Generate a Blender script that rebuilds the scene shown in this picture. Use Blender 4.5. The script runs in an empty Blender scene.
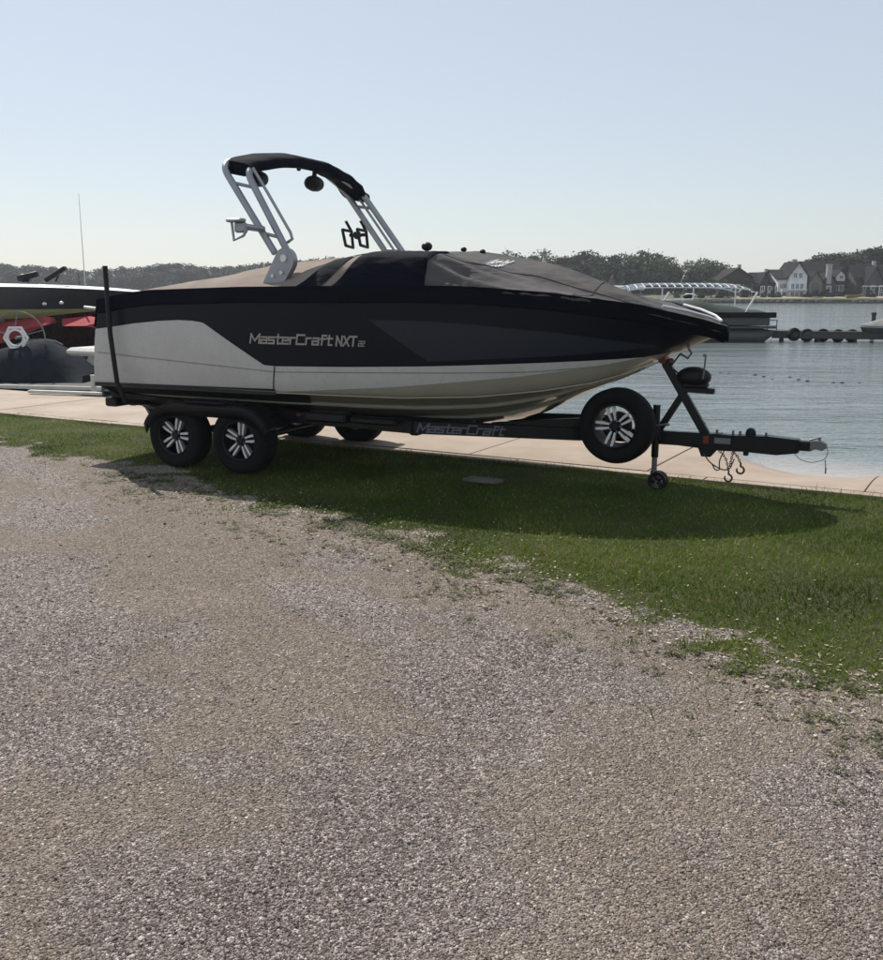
import bpy, bmesh, math, random
import numpy as np
from mathutils import Vector, Matrix
random.seed(7); RS = np.random.RandomState(11)
scene = bpy.context.scene
R = math.radians
# ------------------------------------------------------------------ camera, world, sun, exposure
F_PX, HOR, HC = 957.0, 290.0, 1.8
TH = math.atan((480 - HOR) / F_PX)
cam_d = bpy.data.cameras.new('camera'); cam = bpy.data.objects.new('camera', cam_d)
scene.collection.objects.link(cam); scene.camera = cam
cam_d.sensor_fit = 'HORIZONTAL'; cam_d.sensor_width = 36; cam_d.lens = 36 * F_PX / 883
cam_d.clip_start = 0.05; cam_d.clip_end = 5000
cam.location = (0, 0, HC); cam.rotation_euler = (math.pi / 2 - TH, 0, 0)
SUN_EL, SUN_AZ = 49.0, 30.0          # azimuth counted from +Y towards -X
world = bpy.data.worlds.new('World'); scene.world = world; world.use_nodes = True
nt = world.node_tree; nt.nodes.clear()
out = nt.nodes.new('ShaderNodeOutputWorld'); bg = nt.nodes.new('ShaderNodeBackground')
sky = nt.nodes.new('ShaderNodeTexSky'); sky.sky_type = 'NISHITA'; sky.sun_disc = False
sky.sun_elevation = R(SUN_EL); sky.sun_rotation = R(-SUN_AZ)
sky.air_density = 1.0; sky.dust_density = 0.6; sky.ozone_density = 1.0
bg.inputs['Strength'].default_value = 0.102
veil = nt.nodes.new('ShaderNodeMix'); veil.data_type = 'RGBA'      # thin high overcast veil evening out the blue
veil.inputs[0].default_value = .58; veil.inputs[7].default_value = (6.1, 6.5, 6.95, 1)
nt.links.new(sky.outputs[0], veil.inputs[6]); nt.links.new(veil.outputs[2], bg.inputs[0]); nt.links.new(bg.outputs[0], out.inputs[0])
sl = bpy.data.lights.new('sun', 'SUN'); sl.energy = 4.9; sl.angle = R(0.5); sl.color = (1, .93, .83)
sun = bpy.data.objects.new('sun', sl); scene.collection.objects.link(sun)
sd = Vector((-math.sin(R(SUN_AZ)) * math.cos(R(SUN_EL)), math.cos(R(SUN_AZ)) * math.cos(R(SUN_EL)), math.sin(R(SUN_EL))))
sun.rotation_euler = sd.to_track_quat('Z', 'Y').to_euler(); sun.location = (-10, 20, 30)
scene.view_settings.view_transform = 'Standard'; scene.view_settings.look = 'None'
scene.view_settings.exposure = 0.15; scene.view_settings.gamma = 1
scene.render.engine = 'CYCLES'
scene.cycles.max_bounces = 6; scene.cycles.volume_bounces = 0
HAZE = 0.00045
WATER_Z = -0.12

# ------------------------------------------------------------------ helpers
def link(o, parent=None):
    scene.collection.objects.link(o)
    if parent is not None: o.parent = parent
    return o
def tag(o, label=None, cat=None, group=None, kind=None):
    if label: o['label'] = label
    if cat: o['category'] = cat
    if group: o['group'] = group
    if kind: o['kind'] = kind
    return o
def empty(name, loc=(0, 0, 0), rz=0, label=None, cat=None, group=None):
    o = bpy.data.objects.new(name, None); link(o); o.location = loc; o.rotation_euler = (0, 0, rz)
    o.empty_display_size = .2
    return tag(o, label, cat, group)
def children(o, allo):
    return [c for c in allo if c.parent == o]
def copy_tree(o, parent=None):
    allo = list(scene.collection.objects)
    def rec(a, p):
        c = a.copy(); scene.collection.objects.link(c); c.parent = p
        for ch in children(a, allo): rec(ch, c)
        return c
    return rec(o, parent)

def world_at(u, v, Y):
    a = (u - 441.5) / F_PX; b = -(v - 480) / F_PX
    r = (a, math.cos(TH) + b * math.sin(TH), -math.sin(TH) + b * math.cos(TH))
    t = Y / r[1]
    return Vector((r[0] * t, Y, HC + r[2] * t))

class MB:
    def __init__(s): s.v = []; s.f = []; s.m = []; s.mi = 0
    def add(s, vs, fs, M=None):
        n = len(s.v)
        if M is not None: vs = [M @ Vector(p) for p in vs]
        s.v += [tuple(p) for p in vs]; s.f += [tuple(i + n for i in q) for q in fs]; s.m += [s.mi] * len(fs)
        return s
    def box(s, c, d, M=None, rz=0, bev=0):
        x, y, z = [k / 2 for k in d]
        if bev > 0:
            b = min(bev, x * .9, y * .9, z * .9)
            vs = []
            for sz in (-1, 1):
                for (zz, k) in (((z, b), (z - b, 0)) if sz == 1 else ((z - b, 0), (z, b)))[::1]:
                    pass
            rings = []
            for zz, ins in ((-z, b), (-z + b, 0), (z - b, 0), (z, b)):
                X, Y = x - ins, y - ins
                rings.append([(X, Y - b, zz), (X - b, Y, zz), (-X + b, Y, zz), (-X, Y - b, zz), (-X, -Y + b, zz), (-X + b, -Y, zz), (X - b, -Y, zz), (X, -Y + b, zz)])
            for r_ in rings: vs += r_
            fs = [tuple(range(7, -1, -1)), tuple(range(24, 32))]
            for k in range(3):
                for i in range(8):
                    j = (i + 1) % 8; fs.append((k * 8 + i, k * 8 + j, k * 8 + 8 + j, k * 8 + 8 + i))
        else:
            vs = [(i, j, k) for k in (-z, z) for j in (-y, y) for i in (-x, x)]
            fs = [(0, 2, 3, 1), (4, 5, 7, 6), (0, 1, 5, 4), (2, 6, 7, 3), (0, 4, 6, 2), (1, 3, 7, 5)]
        T = Matrix.Translation(c) @ Matrix.Rotation(rz, 4, 'Z')
        if M is not None: T = M @ T
        return s.add(vs, fs, T)
    def beam(s, a, b, w, h, up=(0, 0, 1)):
        a = Vector(a); b = Vector(b); d = (b - a); L = d.length; d.normalize()
        up = Vector(up); sdv = d.cross(up)
        if sdv.length < 1e-4: sdv = d.cross(Vector((0, 1, 0)))
        sdv.normalize(); u2 = sdv.cross(d)
        M = Matrix((d, sdv, u2)).transposed().to_4x4(); M.translation = (a + b) / 2
        return s.box((0, 0, 0), (L, w, h), M, bev=min(w, h) * .12)
    def tube(s, pts, r, n=10, cap=True, closed=False, flat=1.0):
        pts = [Vector(p) for p in pts]; N = len(pts)
        rr = r if isinstance(r, (list, tuple)) else [r] * N
        vs = []; prev = None
        for i, p in enumerate(pts):
            if closed: t = pts[(i + 1) % N] - pts[i - 1]
            else: t = pts[min(i + 1, N - 1)] - pts[max(i - 1, 0)]
            t.normalize()
            if prev is None:
                a = Vector((0, 0, 1)) if abs(t.z) < .9 else Vector((1, 0, 0))
                prev = t.cross(a).normalized()
            nrm = (prev - t * prev.dot(t)).normalized(); prev = nrm; bn = t.cross(nrm)
            for k in range(n):
                an = 2 * math.pi * k / n
                vs.append(p + (nrm * math.cos(an) + bn * math.sin(an) * flat) * rr[i])
        fs = []
        for i in range(N if closed else N - 1):
            i2 = (i + 1) % N
            for k in range(n):
                k2 = (k + 1) % n; fs.append((i * n + k, i * n + k2, i2 * n + k2, i2 * n + k))
        if cap and not closed:
            fs.append(tuple(range(n - 1, -1, -1))); fs.append(tuple((N - 1) * n + k for k in range(n)))
        return s.add(vs, fs)
    def cyl(s, a, b, r, n=16, r2=None): return s.tube([a, b], [r, r if r2 is None else r2], n)
    def lathe(s, prof, n=32, M=None, closed=False):
        vs = []; fs = []
        for (r_, z_) in prof:
            for k in range(n):
                an = 2 * math.pi * k / n; vs.append((r_ * math.cos(an), r_ * math.sin(an), z_))
        P = len(prof)
        for i in range(P if closed else P - 1):
            i2 = (i + 1) % P
            for k in range(n):
                k2 = (k + 1) % n; fs.append((i * n + k, i * n + k2, i2 * n + k2, i2 * n + k))
        return s.add(vs, fs, M)
    def ell(s, c, r, n=12, m=8, M=None):
        vs = []; fs = []
        for i in range(m + 1):
            ph = math.pi * i / m
            for k in range(n):
                a = 2 * math.pi * k / n
                vs.append((c[0] + r[0] * math.sin(ph) * math.cos(a), c[1] + r[1] * math.sin(ph) * math.sin(a), c[2] + r[2] * math.cos(ph)))
        for i in range(m):
            for k in range(n):
                k2 = (k + 1) % n; fs.append((i * n + k, (i + 1) * n + k, (i + 1) * n + k2, i * n + k2))
        return s.add(vs, fs, M)
    def prism(s, poly, a, b, axis='y', M=None):
        n = len(poly)
        if axis == 'y': vs = [(p[0], a, p[1]) for p in poly] + [(p[0], b, p[1]) for p in poly]
        elif axis == 'x': vs = [(a, p[0], p[1]) for p in poly] + [(b, p[0], p[1]) for p in poly]
        else: vs = [(p[0], p[1], a) for p in poly] + [(p[0], p[1], b) for p in poly]
        fs = [tuple(range(n - 1, -1, -1)), tuple(range(n, 2 * n))] + [(i, (i + 1) % n, n + (i + 1) % n, n + i) for i in range(n)]
        return s.add(vs, fs, M)
    def grid(s, fn, nu, nv):
        vs = [fn(i / nu, j / nv) for j in range(nv + 1) for i in range(nu + 1)]
        fs = [(j * (nu + 1) + i, j * (nu + 1) + i + 1, (j + 1) * (nu + 1) + i + 1, (j + 1) * (nu + 1) + i) for j in range(nv) for i in range(nu)]
        return s.add(vs, fs)
    def build(s, name, mats, parent=None, smooth=35, solid=0):
        me = bpy.data.meshes.new(name); me.from_pydata(s.v, [], s.f)
        bm = bmesh.new(); bm.from_mesh(me)
        if solid == 0:
            bmesh.ops.remove_doubles(bm, verts=bm.verts, dist=1e-5)
            bmesh.ops.dissolve_degenerate(bm, edges=bm.edges, dist=1e-6)
        bmesh.ops.recalc_face_normals(bm, faces=bm.faces); bm.to_mesh(me); bm.free()
        if not isinstance(mats, (list, tuple)): mats = [mats]
        for m in mats: me.materials.append(m)
        if smooth:
            me.shade_smooth(); me.set_sharp_from_angle(angle=R(smooth))
        o = bpy.data.objects.new(name, me); link(o, parent)
        if solid:
            md = o.modifiers.new('solid', 'SOLIDIFY'); md.thickness = abs(solid); md.offset = -1 if solid > 0 else 1
        return o

def np_mesh(name, co, tri, mat, parent=None, attrs=None, quads=False):
    k = 4 if quads else 3
    me = bpy.data.meshes.new(name); me.vertices.add(len(co)); me.vertices.foreach_set('co', np.asarray(co, np.float32).ravel())
    nf = len(tri); me.loops.add(nf * k); me.loops.foreach_set('vertex_index', np.asarray(tri, np.int32).ravel())
    me.polygons.add(nf); me.polygons.foreach_set('loop_start', np.arange(nf, dtype=np.int32) * k)
    try: me.polygons.foreach_set('loop_total', np.full(nf, k, np.int32))
    except Exception: pass
    for an, arr in (attrs or {}).items():
        a = me.attributes.new(an, 'FLOAT', 'POINT'); a.data.foreach_set('value', np.asarray(arr, np.float32))
    me.update(calc_edges=True); me.materials.append(mat)
    o = bpy.data.objects.new(name, me); link(o, parent); return o

# value noise in numpy, used for ground relief and cover
_T = RS.rand(256, 256)
def vnoise(x, y):
    x = np.asarray(x, float); y = np.asarray(y, float)
    xi = np.floor(x).astype(int); yi = np.floor(y).astype(int); fx = x - xi; fy = y - yi
    fx = fx * fx * (3 - 2 * fx); fy = fy * fy * (3 - 2 * fy)
    g = lambda a, b: _T[a & 255, b & 255]
    return (g(xi, yi) * (1 - fx) + g(xi + 1, yi) * fx) * (1 - fy) + (g(xi, yi + 1) * (1 - fx) + g(xi + 1, yi + 1) * fx) * fy
def fbm(x, y, o=4):
    s = 0; a = .5; t = 0
    for k in range(o):
        s = s + a * vnoise(x * 2 ** k + 17 * k, y * 2 ** k + 31 * k); t += a; a *= .5
    return s / t
sstep = lambda a, b, x: (lambda t: t * t * (3 - 2 * t))(np.clip((np.asarray(x, float) - a) / (b - a), 0, 1))

# ------------------------------------------------------------------ materials
class NT:
    def __init__(s, name):
        s.m = bpy.data.materials.new(name); s.m.use_nodes = True; s.t = s.m.node_tree; s.n = s.t.nodes
        s.b = s.n['Principled BSDF']; s.o = s.n['Material Output']
    def N(s, t, **kw):
        n = s.n.new(t)
        for k, v in kw.items():
            if k in n.inputs: n.inputs[k].default_value = v
            else: setattr(n, k, v)
        return n
    def L(s, a, b): s.t.links.new(a, b)
    def coord(s, kind='Object', scale=(1, 1, 1)):
        tc = s.N('ShaderNodeTexCoord'); mp = s.N('ShaderNodeMapping'); mp.inputs['Scale'].default_value = scale
        s.L(tc.outputs[kind], mp.inputs[0]); return mp.outputs[0]
    def noise(s, vec, scale, detail=4, rough=.55):
        n = s.N('ShaderNodeTexNoise'); n.inputs['Scale'].default_value = scale; n.inputs['Detail'].default_value = detail
        n.inputs['Roughness'].default_value = rough; s.L(vec, n.inputs['Vector']); return n.outputs['Fac']
    def ramp(s, fac, stops):
        r_ = s.N('ShaderNodeValToRGB'); e = r_.color_ramp.elements
        while len(e) < len(stops): e.new(.5)
        for el, (p, c) in zip(e, stops):
            el.position = p; el.color = (c[0], c[1], c[2], 1) if hasattr(c, '__len__') else (c, c, c, 1)
        s.L(fac, r_.inputs[0]); return r_.outputs[0]
    def mix(s, f, a, b, mode='MIX'):
        n = s.N('ShaderNodeMix', data_type='RGBA', blend_type=mode)
        for sock, v in ((n.inputs[0], f), (n.inputs[6], a), (n.inputs[7], b)):
            if hasattr(v, 'is_linked') or hasattr(v, 'links'): s.L(v, sock)
            elif hasattr(v, '__len__'): sock.default_value = (v[0], v[1], v[2], 1)
            else: sock.default_value = v
        return n.outputs[2]
    def math(s, op, a, b=0.0, c=0.0):
        n = s.N('ShaderNodeMath', operation=op)
        for i, v in enumerate((a, b, c)):
            if hasattr(v, 'links'): s.L(v, n.inputs[i])
            else: n.inputs[i].default_value = v
        return n.outputs[0]
    def bump(s, h, strength, dist=.01, chain=None):
        b = s.N('ShaderNodeBump'); b.inputs['Strength'].default_value = strength; b.inputs['Distance'].default_value = dist
        s.L(h, b.inputs['Height'])
        if chain is not None: s.L(chain, b.inputs['Normal'])
        return b.outputs[0]
def mat(name, col, rough=.5, metal=0, var=.12, vs=6, bump=0, bs=60, bd=.004, spec=.5, coat=0, dirt=None, ds=3, stretch=(1, 1, 1), rv=1):
    t = NT(name); v = t.coord('Object', stretch)
    n = t.noise(v, vs, 5)
    lo = [c * (1 - var) for c in col]; hi = [min(1, c * (1 + var)) for c in col]
    c = t.ramp(n, [(.3, lo), (.7, hi)])
    if dirt:
        n2 = t.noise(v, ds, 6, .65); f = t.ramp(n2, [(.48, 0), (.72, 1)]); f = t.math('MULTIPLY', f, dirt[3] if len(dirt) > 3 else .6)
        c = t.mix(f, c, dirt[:3])
    t.L(c, t.b.inputs['Base Color'])
    rr = t.ramp(t.noise(v, vs * 2.3, 4), [(.3, max(0, rough - .08 * rv)), (.7, min(1, rough + .1 * rv))]); t.L(rr, t.b.inputs['Roughness'])
    t.b.inputs['Metallic'].default_value = metal; t.b.inputs['Specular IOR Level'].default_value = spec
    t.b.inputs['Coat Weight'].default_value = coat; t.b.inputs['Coat Roughness'].default_value = .08
    if bump: t.L(t.bump(t.noise(v, bs, 4), bump, bd), t.b.inputs['Normal'])
    return t.m
M = {}
M['navy'] = mat('navy_gelcoat', (.006, .0085, .017), .3, var=.02, rv=.1, spec=.2)
M['slate'] = mat('slate_gelcoat', (.024, .029, .042), .36, var=.02, rv=.1, spec=.22)
M['white'] = mat('white_gelcoat', (.54, .535, .515), .3, var=.03, dirt=(.42, .4, .36, .3), ds=1.6)
M['taupe'] = mat('khaki_hull_bottom', (.34, .32, .26), .12, var=.03, spec=.6, coat=.5)
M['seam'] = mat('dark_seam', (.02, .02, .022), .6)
M['line'] = mat('grey_groove_line', (.25, .25, .25), .4)
M['trailer'] = mat('black_trailer_paint', (.005, .006, .008), .35, var=.2, bump=.1, bs=30, spec=.3, dirt=(.025, .022, .02, .3), ds=5)
M['rubber'] = mat('tyre_rubber', (.005, .005, .006), .8, var=.25, spec=.2, bump=.3, bs=90, dirt=(.015, .014, .012, .5), ds=7)
M['rim'] = mat('black_rim_paint', (.006, .006, .007), .4, spec=.3)
M['alu'] = mat('machined_aluminium', (.68, .68, .69), .4, .6, var=.05, bump=.1, bs=120)
M['tower'] = mat('brushed_tower_aluminium', (.32, .335, .36), .4, .7, var=.08, bump=.1, bs=80)
M['steel'] = mat('galvanised_steel', (.19, .2, .205), .5, .6, var=.2)
M['chain'] = mat('rusty_chain_steel', (.10, .06, .045), .7, .4, var=.3)
M['plastic'] = mat('black_plastic', (.007, .007, .009), .5, spec=.3, bump=.15)
M['red'] = mat('red_roller_rubber', (.15, .03, .025), .5)
M['reflector'] = mat('red_reflector', (.16, .035, .02), .25)
M['letter'] = mat('silver_lettering', (.38, .37, .35), .35, .3)
M['letter_dim'] = mat('grey_blue_lettering', (.12, .13, .16), .5)
M['letter_white'] = mat('white_lettering', (.8, .8, .8), .5)
M['sticker'] = mat('faded_sticker', (.16, .18, .17), .5)
def fabric(name, col, trans=.0, rough=.85, wr=.5, dirt=None):
    t = NT(name); v = t.coord('Object')
    n = t.noise(v, 3, 5, .6); c = t.ramp(n, [(.3, [k * .82 for k in col]), (.7, [k * 1.15 for k in col])])
    if dirt:
        f = t.ramp(t.noise(v, 1.7, 6, .7), [(.5, 0), (.75, 1)]); c = t.mix(t.math('MULTIPLY', f, .7), c, dirt)
    t.L(c, t.b.inputs['Base Color']); t.b.inputs['Roughness'].default_value = rough
    t.b.inputs['Specular IOR Level'].default_value = .25 if col[0] > .03 else .06
    v2 = t.coord('Object', (1.0, .7, 2.6))
    wv = t.noise(v2, 5, 3, .5); b1 = t.bump(wv, wr, .05)
    b2 = t.bump(t.noise(v, 240, 2), .25, .002, b1); t.L(b2, t.b.inputs['Normal'])
    if trans:
        tr = t.N('ShaderNodeBsdfTranslucent'); t.L(c, tr.inputs[0]); mx = t.N('ShaderNodeMixShader'); mx.inputs[0].default_value = trans
        t.L(t.b.outputs[0], mx.inputs[1]); t.L(tr.outputs[0], mx.inputs[2]); t.L(mx.outputs[0], t.o.inputs[0])
    return t.m
M['cover_tan'] = fabric('tan_cover_fabric', (.42, .35, .31), .45)  # pale base and translucency give the taut rear fabric its backlit look
M['cover_grey'] = fabric('charcoal_cover_fabric', (.11, .106, .11), .25, dirt=(.17, .15, .13))
M['cover_navy'] = fabric('navy_cover_fabric', (.005, .007, .013), 0)
M['cover_red'] = fabric('red_canvas', (.50, .085, .10), .2)
M['cover_slate'] = fabric('dark_slate_tarpaulin', (.018, .023, .031), .0, .85, .15)
M['cover_green'] = fabric('dull_green_cover', (.035, .05, .045), .1)
M['cover_light'] = fabric('light_grey_cover', (.25, .26, .25), .1)
M['far_grey'] = mat('grey_topsides', (.042, .048, .056), .4)
M['far_white'] = mat('white_paint', (.7, .72, .73), .4)
M['far_yellow'] = mat('olive_yellow_bottom_paint', (.50, .45, .13), .4, var=.2)
M['maroon'] = mat('dark_maroon_hull', (.035, .012, .016), .3)
M['wood'] = mat('weathered_dock_wood', (.05, .045, .042), .8, var=.35, stretch=(1, 8, 8), bump=.3)
M['dockgrey'] = mat('pale_dock_edge', (.5, .49, .46), .7, var=.15)
M['pontoon'] = mat('pontoon_aluminium', (.07, .075, .08), .6, .3)
M['sand'] = mat('beach_sand', (.33, .27, .2), .9, var=.2, vs=.4)
M['buoy'] = mat('dark_float', (.03, .03, .03), .5)

def concrete():
    t = NT('tan_concrete'); v = t.coord('Object')
    oi = t.N('ShaderNodeObjectInfo'); st = t.ramp(t.noise(v, .9, 7, .7), [(.5, 0), (.66, 1)])
    n = t.noise(v, 1.2, 8, .62); c = t.ramp(n, [(.25, (.25, .195, .15)), (.5, (.335, .27, .215)), (.75, (.41, .345, .285))])
    sp = t.noise(v, 70, 3, .6); c = t.mix(t.math('MULTIPLY', t.ramp(sp, [(.58, 0), (.7, 1)]), .35), c, (.22, .17, .13))
    c = t.mix(t.math('MULTIPLY', oi.outputs['Random'], .35), c, (.27, .215, .165)); c = t.mix(t.math('MULTIPLY', st, .35), c, (.19, .155, .125))
    sx = t.N('ShaderNodeSeparateXYZ'); g = t.N('ShaderNodeNewGeometry'); t.L(g.outputs['Position'], sx.inputs[0])
    wet = t.math('SUBTRACT', 1.0, t.math('SMOOTHSTEP' if False else 'MULTIPLY', t.math('ADD', sx.outputs[2], .115), 12.0)); 
    wn = t.N('ShaderNodeClamp'); t.L(wet, wn.inputs[0])
    c = t.mix(t.math('MULTIPLY', wn.outputs[0], .5), c, (.2, .15, .12))
    t.L(c, t.b.inputs['Base Color'])
    t.L(t.math('SUBTRACT', .85, t.math('MULTIPLY', wn.outputs[0], .6)), t.b.inputs['Roughness'])
    t.L(t.bump(sp, .35, .003, t.bump(t.noise(v, 9, 4), .3, .006)), t.b.inputs['Normal']); return t.m
M['concrete'] = concrete()

def ground_mat():
    t = NT('gravel_dirt_and_soil'); v = t.coord('Object')
    ag = t.N('ShaderNodeAttribute', attribute_name='grass'); ad = t.N('ShaderNodeAttribute', attribute_name='dirt')
    vo = t.N('ShaderNodeTexVoronoi'); vo.inputs['Scale'].default_value = 110; t.L(v, vo.inputs['Vector'])
    vo2 = t.N('ShaderNodeTexVoronoi'); vo2.inputs['Scale'].default_value = 55; t.L(v, vo2.inputs['Vector'])
    sepc = t.N('ShaderNodeSeparateColor'); t.L(vo.outputs['Color'], sepc.inputs[0])
    sep2 = t.N('ShaderNodeSeparateColor'); t.L(vo2.outputs['Color'], sep2.inputs[0])
    g1 = t.ramp(sepc.outputs[0], [(0, (.072, .058, .054)), (.45, (.225, .190, .178)), (.8, (.36, .315, .295)), (1, (.60, .55, .50))])
    g2 = t.ramp(sep2.outputs[0], [(0, (.10, .083, .076)), (.6, (.26, .222, .205)), (1, (.50, .455, .415))])
    grav = t.mix(t.ramp(sep2.outputs[1], [(.72, 0), (.76, 1)]), g1, g2)
    dirtc = t.ramp(t.noise(v, 22, 8, .7), [(.3, (.125, .096, .068)), (.55, (.235, .187, .135)), (.8, (.35, .285, .215))])
    dirtc = t.mix(t.ramp(sepc.outputs[1], [(.66, 0), (.7, .75)]), dirtc, g1)
    bn = t.noise(v, 7, 6, .7)
    dm = t.ramp(t.math('ADD', ad.outputs['Fac'], t.math('MULTIPLY', t.math('SUBTRACT', bn, .5), 1.2)), [(.34, 0), (.70, 1)])
    c = t.mix(t.math('MULTIPLY', dm, .66), grav, dirtc)
    soil = t.ramp(t.noise(v, 30, 8, .7), [(.3, (.03, .036, .010)), (.55, (.065, .072, .022)), (.8, (.14, .125, .06))])
    gm = t.ramp(t.math('ADD', ag.outputs['Fac'], t.math('MULTIPLY', t.math('SUBTRACT', bn, .5), .5)), [(.35, 0), (.65, 1)])
    c = t.mix(gm, c, soil)
    big = t.noise(v, .7, 4, .6); c = t.mix(.35, c, t.ramp(big, [(.3, .62), (.7, 1.25)]), 'MULTIPLY')
    t.L(c, t.b.inputs['Base Color']); t.b.inputs['Roughness'].default_value = .9; t.b.inputs['Specular IOR Level'].default_value = .3
    h = t.math('SUBTRACT', 1.0, vo.outputs['Distance']); h2 = t.math('SUBTRACT', 1.0, vo2.outputs['Distance'])
    b = t.bump(h2, .7, .014, None); b = t.bump(h, 1.0, .014, b); b = t.bump(t.noise(v, 12, 6, .6), .5, .03, b)
    t.L(b, t.b.inputs['Normal']); return t.m
M['ground'] = ground_mat()
def attr_mat(name, stops, attr='tint', rough=.85, trans=0, spec=.3, nscale=0):
    t = NT(name); a = t.N('ShaderNodeAttribute', attribute_name=attr)
    c = t.ramp(a.outputs['Fac'], stops)
    if nscale:
        n = t.noise(t.coord('Object'), nscale, 3); c = t.mix(.5, c, t.ramp(n, [(.3, .7), (.7, 1.3)]), 'MULTIPLY')
    t.L(c, t.b.inputs['Base Color']); t.b.inputs['Roughness'].default_value = rough; t.b.inputs['Specular IOR Level'].default_value = spec
    if trans:
        tr = t.N('ShaderNodeBsdfTranslucent'); t.L(c, tr.inputs[0]); mx = t.N('ShaderNodeMixShader'); mx.inputs[0].default_value = trans
        t.L(t.b.outputs[0], mx.inputs[1]); t.L(tr.outputs[0], mx.inputs[2]); t.L(mx.outputs[0], t.o.inputs[0])
    return t.m
M['stones'] = attr_mat('crushed_stone', [(0, (.05, .040, .037)), (.35, (.20, .168, .157)), (.6, (.28, .232, .20)), (.85, (.44, .39, .355)), (1, (.74, .69, .62))], nscale=150)
M['grass'] = attr_mat('grass_blades', [(0, (.032, .062, .006)), (.45, (.088, .145, .016)), (.8, (.165, .22, .034)), (.94, (.30, .29, .10)), (1, (.40, .35, .20))], rough=.6, trans=.35, spec=.12)
M['weed'] = attr_mat('weed_leaves', [(0, (.03, .045, .010)), (.6, (.08, .10, .03)), (1, (.2, .18, .10))], rough=.6, trans=.25)
M['bark_bits'] = attr_mat('dead_leaves', [(0, (.02, .016, .012)), (.6, (.06, .045, .03)), (1, (.14, .11, .07))], rough=.8)
M['litter'] = attr_mat('dry_leaf_litter', [(0, (.10, .075, .05)), (.5, (.28, .23, .15)), (1, (.5, .47, .38))], rough=.8)
def tree_mats(name, c0, c1):
    return attr_mat(name, [(0, [k * .55 for k in c0]), (.5, c0), (1, c1)], rough=.7, trans=.2)
M['leaf_dark'] = tree_mats('dark_foliage', (.024, .040, .022), (.048, .070, .036))
M['leaf_mid'] = tree_mats('green_foliage', (.045, .075, .030), (.09, .12, .05))
M['leaf_pale'] = tree_mats('pale_thin_foliage', (.10, .12, .08), (.18, .19, .13))
M['bark'] = mat('tree_bark', (.07, .055, .045), .9, var=.3)
M['far_land'] = mat('far_lawn', (.07, .085, .04), .9, var=.3, vs=.2)
def siding(name, col, s=4):
    t = NT(name); v = t.coord('Object'); w = t.N('ShaderNodeTexWave'); w.bands_direction = 'Z'; w.inputs['Scale'].default_value = s
    t.L(v, w.inputs[0]); c = t.ramp(t.noise(v, .8, 5), [(.3, [k * .8 for k in col]), (.7, [k * 1.1 for k in col])])
    t.L(c, t.b.inputs['Base Color']); t.b.inputs['Roughness'].default_value = .9; t.b.inputs['Specular IOR Level'].default_value = .12; t.L(t.bump(w.outputs[0], .4, .03), t.b.inputs['Normal']); return t.m
M['wall_white'] = siding('white_siding', (.75, .77, .79)); M['wall_brown'] = siding('brown_siding', (.06, .05, .045))
M['wall_grey'] = siding('grey_stone_wall', (.10, .095, .095)); M['roof_grey'] = siding('grey_shingle_roof', (.016, .016, .020), 9)
M['roof_brown'] = siding('brown_shingle_roof', (.022, .017, .015), 9); M['wall_tan'] = siding('tan_siding', (.24, .2, .17))
M['chimney'] = mat('pale_stone_chimney', (.36, .36, .36), .9, var=.2)
M['pane'] = mat('dark_window_glass', (.02, .028, .035), .08, spec=.8)
M['seawall'] = mat('dark_seawall_stone', (.07, .065, .065), .9, var=.4, vs=1.5)

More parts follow.
